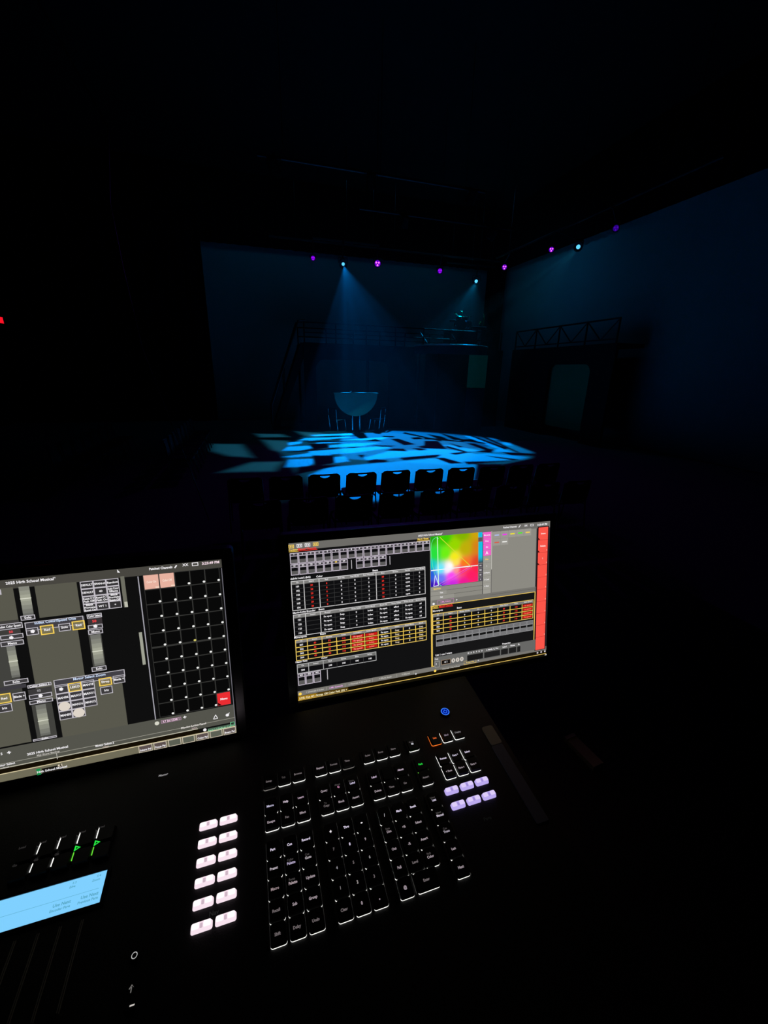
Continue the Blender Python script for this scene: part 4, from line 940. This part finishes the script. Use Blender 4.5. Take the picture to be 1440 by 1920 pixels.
u0, v0 = S.uv(r3(1217, 112)); u1 = S.uv(r3(1316, 100))[0]; v1 = S.uv(r4(1200, 600))[1]; v0 = S.uv(r3(1316, 97))[1]
S.ruv(u0 - .002, v0 - .0016, u1 + .002, v1 + .001, (22, 8, 14), 2); S.ruv(u0, v0, u1, v1, (252, 86, 74), 3)
hq = (v1 - v0) / 10.1
for k in range(1, 10): S.ruv(u0, v0 + hq * k, u1, v0 + hq * k + .0006, (185, 50, 45), 4)
for k, t_ in enumerate(('Intens', 'Palette', '1')):
    S.text(((u0 + u1) / 2, v0 + hq * (k + .5)), t_, .0042, (255, 235, 230), 5, True, (u1 - u0) * .75); S.poly([(u0, v0 + hq * (k + .98)), (u0 + .004, v0 + hq * (k + .98)), (u0, v0 + hq * (k + .98) - .004)], (30, 5, 8), 5)
for k in range(1, 9): S.disc_uv = None; S.ruv(u1 - .0022, v0 + hq * (k + .8), u1 - .001, v0 + hq * (k + .9), (255, 190, 170), 5)
# lower right page
vt = vM; ur0 = S.uv(r4(112, 300))[0]; ur1 = S.uv(r4(1185, 100))[0]
S.ruv(ur0, vt - .0096, ur1, vt, (118, 116, 110), 2); S.disc(r4(127, 123), .0022, WHT, 4)
S.text((ur0 + .026, vt - .0048), '3 ML Colors', .0038, (235, 150, 215), 4, True); S.frame((ur0 + .010, vt - .0085, ur0 + .042, vt - .001), .0006, (190, 130, 180), 4); S.text((ur0 + .0475, vt - .0048), '+', .006, WHT, 4, True)
S.ruv(ur0 - .0006, vt, uE + .0004, vb0 - .0002, (250, 210, 95), 2); S.ruv(ur0 + .0005, vt + .0011, uE - .0012, vb0 - .0012, (22, 22, 23), 3)
u, v = S.uv(r4(112, 160)); S.text((u + .006, v), 'Tracking', .0038, YEL, 5, True, .011); S.text((u + .026, v), 'Manual Channels', .0038, RED, 5, True, .026); S.ruv(u + .013, v + .002, u + .04, v + .0028, RED, 5); S.ruv(u, v + .002, u + .012, v + .0028, YEL, 5)
_f = S.frame
S.text(r4(170, 192), 'Moverspots', .0042, WHT, 5, wmax=.019); S.text(r4(393, 162), 'Beam', .0042, WHT, 5)
class _Up:  # the lower page sits one layer higher
    pass
_old = S.ruv; _oldt = S.text
S.ruv = lambda a, b, c, d, col, lay: _old(a, b, c, d, col, lay + 3)
S.text = lambda q, t_, h, col, lay=6, uv=False, wmax=None: _oldt(q, t_, h, col, lay + 3, uv, wmax)
table(r4(114, 228), r4(1158, 272), .0062, [.10, .235, .37, .50, .63, .755, .88], (1, 2), 4,
      [('#301', WHT), ('40', RED), ('0', WHT), ('0', WHT), ('0', WHT), ('53', RED), ('112', RED), ('Fx speed', (255, 110, 90))], (240, 205, 105), (125, 124, 120), fill=(7,), grid=YEL, gth=.0011,
      names=['Ch', 'Intens', 'Shutter Strobe', 'Iris', 'Edge', 'Gobo Select', 'Gobo', 'Gobo Speed'])
u0, v0 = S.uv(r4(150, 452)); u1, v1 = S.uv(r4(1158, 395))
for i in range(14):
    a, b = u0 + (u1 - u0) * i / 14 + .0002, u0 + (u1 - u0) * (i + 1) / 14 - .0002
    S.ruv(a, v0, b, v1, (150, 150, 152), 2); S.ruv(a + .0008, v0 + .0008, b - .0008, v0 + (v1 - v0) * .34, (112, 112, 114), 3); S.ruv(a + .0008, v0 + (v1 - v0) * .40, b - .0008, v0 + (v1 - v0) * .62, (20, 20, 20), 3); S.ruv(a + .0008, v0 + (v1 - v0) * .64, b - .0008, v1 - .0008, (118, 118, 120), 3)
S.ruv = _old; S.text = _oldt
S.text(r4(232, 643), 'List 1 cue / scene', .0046, WHT, 5, wmax=.034); S.text(r4(882, 532), 'Properties', .0042, WHT, 5, wmax=.022)
u0, v0 = S.uv(r4(132, 678)); u1, v1 = S.uv(r4(1180, 598)); S.ruv(u0, v0, u1, v1, (104, 104, 102), 4)
S.text((u0 + .0045, v0 + .004), 'Cue', .004, WHT, 6, True); S.frame((u0 + .001, v0 + .008, u0 + .010, v1 - .001), .0006, (190, 188, 180), 6); S.text((u0 + .004, v0 + .0135), '1', .005, WHT, 6, True)
S.ruv(u0 + .014, v0 + .008, u0 + .032, v0 + .017, (24, 20, 18), 6); S.frame((u0 + .014, v0 + .008, u0 + .032, v0 + .017), .0006, (180, 150, 120), 7); S.text((u0 + .023, v0 + .0125), '4 1', .005, WHT, 7, True)
for k in range(3): u = u0 + .0375 + .0085 * k; S.poly([(u + .0036 * math.cos(a), v0 + .0125 - .0042 * math.sin(a)) for a in [math.pi * 2 * i / 14 for i in range(14)]], (212, 205, 196), 6); S.text((u, v0 + .0125), '3', .005, (60, 50, 50), 7, True)
for k, t_ in enumerate('M A B F K O'.split()): S.text((u0 + .068 + .0055 * k, v0 + .0035), t_, .0038, WHT, 6, True)
S.ruv(u0 + .0655, v0 + .0075, u0 + .098, v1 - .002, (24, 24, 24), 5)
for k, (a, b, t_) in enumerate(((.1005, .134, 'L Attrib, C, Pos'), (.136, .151, 'Label'), (.153, .169, 'Notes'), (.171, .178, 'Ex'))):
    S.text((u0 + (a + b) / 2, v0 + .0038), t_, .004, WHT, 6, True, (b - a) * .9); S.ruv(u0 + a, v0 + .0078, u0 + b, v1 - .002, (30, 30, 30), 5)
ue = S.uv(r4(430, 760))[0]
S.disc(r4(142, 818), .0024, YEL, 4); S.text(r4(300, 785), '1 Channels 0 MagicSheet', .0038, (185, 182, 175), 4, wmax=.042)
u, v = S.uv(r4(505, 750)); S.frame((u - .0125, vb0 + .0004, u + .0125, vb0 + .0075), .0006, (235, 195, 80), 4); S.text((u, vb0 + .004), '9 Cue Info', .0038, (240, 205, 90), 4, True); S.text((u + .017, vb0 + .004), '+', .005, WHT, 4, True)
for k in range(3): S.disc(r4(1205 + 38 * k, 630 - 8 * k), .0019, (205, 195, 200), 4)
S.poly([S.uv(r4(1278, 655)), S.uv(r4(1298, 655)), S.uv(r4(1298, 640))], (220, 220, 220), 4)

def monitor(plane, label, scr, x0, x1):
    t = thing('touchscreen_monitor', label, 'monitor', mw=plane.frame() @ Matrix.Translation(((x0 + x1) / 2, -0.276, 0)))
    ox = (x0 + x1) / 2; oy = -0.276
    d = scr.build(t); d.location = (-ox, 0.276, 0.0002)
    g = mat('black_glass_bezel', (9, 9, 10), 0.22, spec=0.5)
    m = MB()
    for a, b, c, e in ((x0 - .014, x1 + .014, -oy, -oy + .014), (x0 - .014, x1 + .014, -.0005, -oy - .2687), (x0 - .014, x0 - .0003, -oy - .2687, -oy), (x1 + .0025, x1 + .014, -oy - .2687, -oy)):
        m.box(a - ox, b - ox, c, e, -.004, .0004, g)
    m.build('bezel', t)
    m = MB(); m.prism(rrect(0, 0.1415, x1 - x0 + .03, 0.302 - .008, .008), -.034, -.0042, BLK, 0.0); h = m.build('housing', t)
    m = MB(); m.box(-0.06, 0.06, -0.055, 0.10, -.060, -.0342, STEEL); m.build('support_bracket', t)
    return t
monitor(SR, 'right touchscreen on the console showing channel tables and a rainbow colour picker', S, 0.0, 0.476)

# ------------------------------------------------------------------ left display
l5, l6, l7, l8 = P((0, 1040), 6), P((0, 1240), 6), P((220, 1030), 6), P((220, 1240), 6)
S = Screen(SL)
OL, FD = (89, 88, 77), (172, 174, 156)
S.ruv(-.476, 0, 0, .268, (15, 15, 15), 0)
S.ruv(-.476, 0, 0, .0118, (72, 70, 64), 1)
S.text(l5(350, 296), '2025 High School Musical*', .0048, WHT, 3, wmax=.052)
S.text(l7(490, 211), 'Patched Channels', .0046, WHT, 3, wmax=.028); S.line(l7(645, 210), l7(668, 178), .0016, WHT, 3); S.text(l7(766, 175), 'XX', .005, WHT, 3)
u, v = S.uv(l7(875, 166)); S.frame((u - .004, v - .0024, u + .004, v + .0024), .0009, WHT, 3); S.text(l7(1050, 152), '3:25:49 PM', .005, (250, 225, 235), 3, wmax=.026)
S.poly([S.uv(l5(1318, 165)), S.uv(l5(1352, 200)), S.uv(l5(1322, 200))], WHT, 4)
def fader(a, b, head=None, col=FD, knob=.38):
    u0, v0 = S.uv(a); u1, v1 = S.uv(b); n = 14; w_ = u1 - u0
    for k in range(n):
        f = 1 - abs((k + .5) / n - knob) / max(knob, 1 - knob); c = tuple(88 + (x - 88) * (0.25 + .75 * f) - (7 if k % 2 else 0) for x in col)
        S.ruv(u0, v0 + (v1 - v0) * k / n, u1, v0 + (v1 - v0) * (k + 1) / n, c, 3)
    S.ruv(u0 - w_ * .03, v0 + (v1 - v0) * knob, u1 + w_ * .03, v0 + (v1 - v0) * knob + .0012, (215, 216, 200), 4)
def wbox(a, b, t_=None, col=(196, 192, 200), fc=(62, 60, 62), tc=WHT, th=.0009, h=.0042, lay=4):
    u0, v0 = S.uv(a); u1, v1 = S.uv(b); S.ruv(u0, v0, u1, v1, fc, lay); S.frame((u0, v0, u1, v1), th, col, lay + 1)
    if t_:
        ls = t_.split('/'); n = len(ls)
        for k, q in enumerate(ls): S.text(((u0 + u1) / 2, (v0 + v1) / 2 + (k - (n - 1) / 2) * .0042), q, h, tc, lay + 2, True, (u1 - u0) * .84)
# top strip
S.rect(l5(-800, 460), l5(208, 728), OL, 2); S.rect(l5(388, 352), l5(912, 655), OL, 2)
fader(l5(208, 362), l5(382, 672), knob=.40); wbox(l5(230, 690), l5(402, 722), 'Solo')
S.ruv(S.uv(l5(5, 400))[0] - .006, S.uv(l5(5, 390))[1], S.uv(l5(12, 400))[0], S.uv(l5(5, 450))[1], (190, 186, 195), 3)
g0 = S.uv(l5(897, 305)); g1 = S.uv(l5(1375, 592)); lb = ['Intens/CL', 'Red', 'Spot FX', 'GroundCk', 'ML', 'Solid/Color', 'Reset P/T/Path', 'Zoom/PathUp', 'Shutter/Effect', 'Pixel/Programs/Reset', 'WT 1', 'Fn']
lb = ['DEFAULT', 'SPAN-H', 'Random', 'DEFAULT', '40', 'Solid Color/Effects', 'Reset P / T/Path Off', 'Reset P / T/Path On', 'Black/Programs/Reset Off', 'Black/Programs/Reset On', 'WT 1', '+']
for i in range(12):
    c, r = i % 3, i // 3; a = g0[0] + (g1[0] - g0[0]) * c / 3; b = g0[0] + (g1[0] - g0[0]) * (c + 1) / 3; y0 = g0[1] + (g1[1] - g0[1]) * r / 4; y1 = g0[1] + (g1[1] - g0[1]) * (r + 1) / 4
    S.ruv(a, y0, b, y1, (50, 48, 50), 3); S.frame((a, y0, b, y1), .0009, (195, 190, 198), 4); ls = lb[i].split('/'); ls = [lb[i].replace('P / T/', 'P,T/').split('/')][0]
    for k, q in enumerate(ls): S.text(((a + b) / 2, (y0 + y1) / 2 + (k - (len(ls) - 1) / 2) * .0036), q, .0038, WHT, 5, True, (b - a) * .85)
u0, v0 = S.uv(l5(1352, 245)); u1, v1 = S.uv(l5(1432, 588)); S.ruv(u0, v0, u1 + .001, v1, (110, 110, 98), 2); S.ruv(u0 + .001, v1 - .0075, u1 + .001, v1, (190, 190, 175), 3)
# middle strip
S.rect(l5(-800, 850), l5(260, 1010), (62, 60, 58), 2); wbox(l5(-40, 790), l5(262, 820), 'Index Color/Speed'.split('/')[0] + ' Speed')
S.text(l5(125, 868), '50', .0042, (240, 70, 80), 5); wbox(l5(0, 912), l5(270, 930), None); S.disc(l5(130, 932), .0025, WHT, 7, 5); wbox(l5(5, 985), l5(275, 1003), 'Menu')
S.rect(l5(-800, 1100), l6(355, 900), (66, 66, 62), 1)
fader(l5(72, 1035), l6(232, 170), knob=.47); wbox(l6(42, 225), l6(325, 232), 'Solo')
S.rect(l5(278, 775), l5(985, 1560), OL, 2); S.rect(l5(276, 768), l5(955, 730), (62, 60, 66), 3)
u0, v0 = S.uv(l5(276, 765)); u1, v1 = S.uv(l5(958, 840)); S.ruv(u0, v0, u1, v0 + .0115, (66, 64, 70), 3); S.frame((u0, v0, u1, v0 + .0115), .0009, (196, 192, 200), 4)
S.text(l5(625, 742), 'Index Color/Speed One', .0046, (205, 222, 250), 5, wmax=.046)
wbox(l5(288, 830), l5(442, 893), None); S.disc(l5(370, 860), .0026, WHT, 7, 5)
wbox(l5(448, 800), l5(616, 885), 'Red', YEL, (120, 112, 80), th=.0013); wbox(l5(655, 782), l5(802, 848), 'Solo'); wbox(l5(805, 752), l5(965, 832), 'Red', YEL, (120, 112, 80), th=.0013)
wbox(l5(975, 672), l5(1150, 700), 'Color Select'); S.rect(l5(985, 722), l5(1155, 770), (58, 52, 54), 3); S.text(l5(1062, 747), '50', .0048, (250, 70, 75), 5)
wbox(l5(988, 795), l5(1160, 820), None); S.disc(l5(1075, 802), .0026, WHT, 7, 5); wbox(l5(990, 850), l5(1162, 878), 'Menu'); S.rect(l5(995, 900), l5(1190, 1250), (66, 66, 62), 2)
fader(l5(1015, 905), l5(1178, 1235), knob=.52); wbox(l5(1030, 1268), l5(1203, 1292), 'Solo')
# lower strip
S.rect(l6(-800, 420), l6(300, 290), (62, 60, 66), 3); S.rect(l6(-800, 600), l6(358, 900), OL, 2)
wbox(l6(-40, 375), l6(138, 455), 'Red', YEL, (125, 118, 84), th=.0013); wbox(l6(140, 360), l6(300, 425), 'Blade +'); wbox(l6(-40, 495), l6(148, 555), 'Iris')
wbox(l6(308, 270), l6(583, 262), 'Color Select 2'); S.rect(l6(315, 320), l6(590, 340), (60, 58, 58), 3); S.text(l6(440, 327), '02', .0040, (170, 168, 170), 5)
wbox(l6(325, 382), l6(592, 388), None); S.disc(l6(458, 383), .0026, WHT, 7, 5); wbox(l6(330, 448), l6(600, 444), 'Menu')
fader(l6(400, 495), l6(572, 818), knob=.5); wbox(l6(372, 878), l6(642, 850), 'Solo')
S.rect(l6(355, 495), l6(648, 850), (66, 66, 62), 2)
S.rect(l6(606, 235), l6(1440, 715), OL, 2); u0, v0 = S.uv(l6(602, 212)); u1 = S.uv(l6(1400, 88))[0]; vq = S.uv(l6(1414, 230))[1]
S.ruv(u0, v0, u1, v0 + .0105, (66, 64, 70), 3); S.frame((u0, v0, u1, v0 + .0105), .0009, (196, 192, 200), 4); S.text(l6(1008, 172), 'Motor Select Zoom', .0046, (205, 222, 250), 5, wmax=.046)
g0 = S.uv(l6(612, 272)); g1 = S.uv(l6(1100, 492)); lb = ['', 'LEKO', 'MAN18', 'MAN06', 'MAN17', 'MAN11', None, 'MAN16', 'MAN12', 'MAN05', None, 'x']
cw = (g1[0] - g0[0]) / 3; chh = (S.uv(l6(650, 668))[1] - g0[1]) / 4
for i in range(12):
    c, r = i % 3, i // 3
    if lb[i] == 'x': continue
    a, b, y0, y1 = g0[0] + cw * c, g0[0] + cw * (c + 1), g0[1] + chh * r, g0[1] + chh * (r + 1); hi = i == 1
    S.ruv(a, y0, b, y1, (120, 112, 80) if hi else (58, 56, 60), 3); S.frame((a, y0, b, y1), .0012 if hi else .0009, YEL if hi else (195, 190, 198), 6 if hi else 4)
    if lb[i]: S.text(((a + b) / 2, (y0 + y1) / 2), lb[i], .0044, WHT, 5, True, cw * .8)
    elif lb[i] is None: S.poly([((a + b) / 2 + .0066 * math.cos(q * math.pi / 10), (y0 + y1) / 2 - .0066 * math.sin(q * math.pi / 10)) for q in range(20)], (222, 212, 200), 5)
    else: S.disc(l6(690, 310), .0026, WHT, 7, 5)
wbox(l6(1108, 195), l6(1265, 258), 'Drop', YEL, (125, 112, 76), th=.0013); wbox(l6(1268, 165), l6(1412, 232), 'Blade +'); wbox(l6(1125, 292), l6(1274, 352), 'Iris')
# black gap, scroll bar, direct-select grid
S.rect(l7(242, 935), l7(322, 1292), (160, 162, 148), 3)
p0, p1 = S.uv(l7(258, 270)), S.uv(l8(404, 660)); S.ruv((p0[0] + p1[0]) / 2 - .0006, .0125, (p0[0] + p1[0]) / 2 + .0006, p1[1], (170, 168, 178), 3)
g0 = S.uv(l7(284, 290)); g1 = S.uv(l8(1283, 478)); cw = (g1[0] - g0[0]) / 5; chh = (g1[1] - g0[1]) / 10
S.ruv(g0[0], g0[1], g1[0], g1[1], (52, 52, 50), 2)
for c in range(5):
    for r in range(10):
        a, y0 = g0[0] + cw * c, g0[1] + chh * r; top = r == 0 and c < 2; red = r == 9 and c == 4
        S.ruv(a + .0007, y0 + .0007, a + cw - .0007, y0 + chh - .0007 - (.0012 if r == 4 else 0), (232, 178, 160) if top else (235, 45, 50) if red else (9, 9, 9), 3)
        if top: S.text((a + cw / 2, y0 + chh * .5), ('Color On', 'Color Off')[c], .0042, (250, 225, 210), 4, True, cw * .6); S.ruv(a + cw * .72, y0 + chh * .84, a + cw * .96, y0 + chh * .93, (245, 215, 195), 4)
        elif red:
            S.text((a + cw / 2, y0 + chh * .5), 'Menu', .0044, WHT, 4, True, cw * .5); S.poly([(a + .001, y0 + chh - .001), (a + .006, y0 + chh - .001), (a + .001, y0 + chh - .006)], (40, 5, 8), 4)
        else: q = (a + cw * .90, y0 + chh * .86); S.poly([(q[0] + .0017 * math.cos(k * math.pi / 5), q[1] - .0015 * math.sin(k * math.pi / 5)) for k in range(10)], (225, 215, 110) if (c, r) == (2, 4) else (240, 240, 238), 4)
S.ruv(-.0012, .0125, -.0003, .26, (120, 118, 128), 5)
# bottom bands
vA = S.uv(l8(1300, 485))[1]; vB = S.uv(l8(1310, 655))[1]; vC = S.uv(l8(0, 945))[1]; vD = S.uv(l8(0, 1000))[1]
u0 = -.476
S.ruv(u0, vA, 0, vC, (84, 84, 76), 2); v = S.uv(l8(380, 815))[1]; S.ruv(u0, v, 0, v + .0007, (160, 158, 146), 3); S.ruv(u0, vC - .0012, -.052, vC, (196, 192, 172), 3)
S.ruv(u0, vC, -.05, vD, (20, 14, 5), 3); S.ruv(u0, vD - .0006, 0, vD + .0006, (214, 200, 160), 4); S.ruv(u0, vD, 0, .268, (112, 108, 88), 3)
uB = S.uv(l8(1015, 735))[0]; S.ruv(uB, vB + .006, -.0006, vD + .002, (76, 100, 82), 3); S.text(((uB - .0006) / 2 - .003, (vB + .006 + vD) / 2 + .001), 'Send 1 | Default Cue', .0038, (150, 215, 170), 5, True, .04)
u, v = S.uv(l8(1296, 700)); S.frame((u - .003, v - .003, u + .003, v + .003), .0008, (120, 215, 160), 5); S.disc(l8(985, 768), .0024, WHT, 6, 8)
S.text(l8(860, 722), 'Moving Lights Panel', .0042, (225, 220, 215), 5, wmax=.04); S.text(l8(868, 748), 'color', .0034, (185, 165, 165), 5)
S.disc(l8(447, 695), .003, (215, 214, 200), 4, 10); wbox(l8(492, 665), l8(720, 655), '4.7 Std CDM 1', (190, 150, 180), (84, 80, 78), (250, 210, 235), .0006); S.text(l8(760, 628), '+', .008, WHT, 4)
q = [S.uv(l8(1105, 600)), S.uv(l8(1082, 648)), S.uv(l8(1130, 640))]
for a, b in zip(q, q[1:] + q[:1]): S.line(a, b, .0009, WHT, 4, True)
S.disc(l8(1238, 602), .0024, WHT, 4, 10); S.line(l8(1242, 600), l8(1262, 575), .001, WHT, 4)
S.text(l6(20, 1040), '5', .0044, WHT, 4); S.text(l6(105, 1026), '+', .008, WHT, 4); S.text(l6(540, 1000), '2025 High School Musical', .0044, WHT, 4, wmax=.052); S.text(l6(545, 1033), 'Mal Show Backup', .0036, (190, 186, 180), 4, wmax=.036)
S.text(l6(1180, 932), 'Motor Select 2', .0042, WHT, 4, wmax=.022); S.text(l6(1190, 958), 'color', .0034, (200, 180, 170), 4); S.text(l6(65, 1160), 'Motor Select', .0040, WHT, 4, wmax=.020); S.text(l6(60, 1192), 'wheel', .0034, (190, 186, 180), 4)
v = S.uv(l6(638, 1030))[1]; u = S.uv(l6(638, 1060))[0]; S.ruv(u, v, u + .0007, v + .009, (190, 188, 180), 4)
S.rect(l6(408, 1210), l6(466, 1270), (20, 140, 70), 5); u0, v0 = S.uv(l6(466, 1190)); u1, v1 = S.uv(l6(712, 1215)); S.ruv(u0, v0 + .002, u1, .2685, (22, 20, 16), 4)
S.text(l6(590, 1212), 'High School Musical', .0042, WHT, 6, wmax=.038); S.text(l6(680, 1168), '4.1', .005, (240, 225, 200), 6)
for i, (a, b, t_) in enumerate(((238, 392, 'Intens'), (408, 552, 'Focus'), (572, 715, None), (730, 868, None), (885, 1025, 'Color'), (1040, 1178, None), (1192, 1330, 'Beam'))):
    va_ = 968 - (a - 238) * .215; ua_ = S.uv(l8(a, va_))[0]; ub_ = min(S.uv(l8(b, va_ - 30))[0], -.0004)
    S.frame((ua_, vD + .0004, ub_, .268), .0009, (200, 190, 170), 5); S.ruv(ua_ + .0009, vD + .0013, ub_ - .0009, .267, (92, 80, 78) if t_ else (92, 96, 84), 4)
    if t_: S.text(((ua_ + ub_) / 2, .2645), t_ + ' Pal', .0042, WHT, 6, True, (ub_ - ua_) * .8)
monitor(SL, 'left touchscreen with grey fader pages and a black grid ending in one red cell', S, -0.476, 0.0)
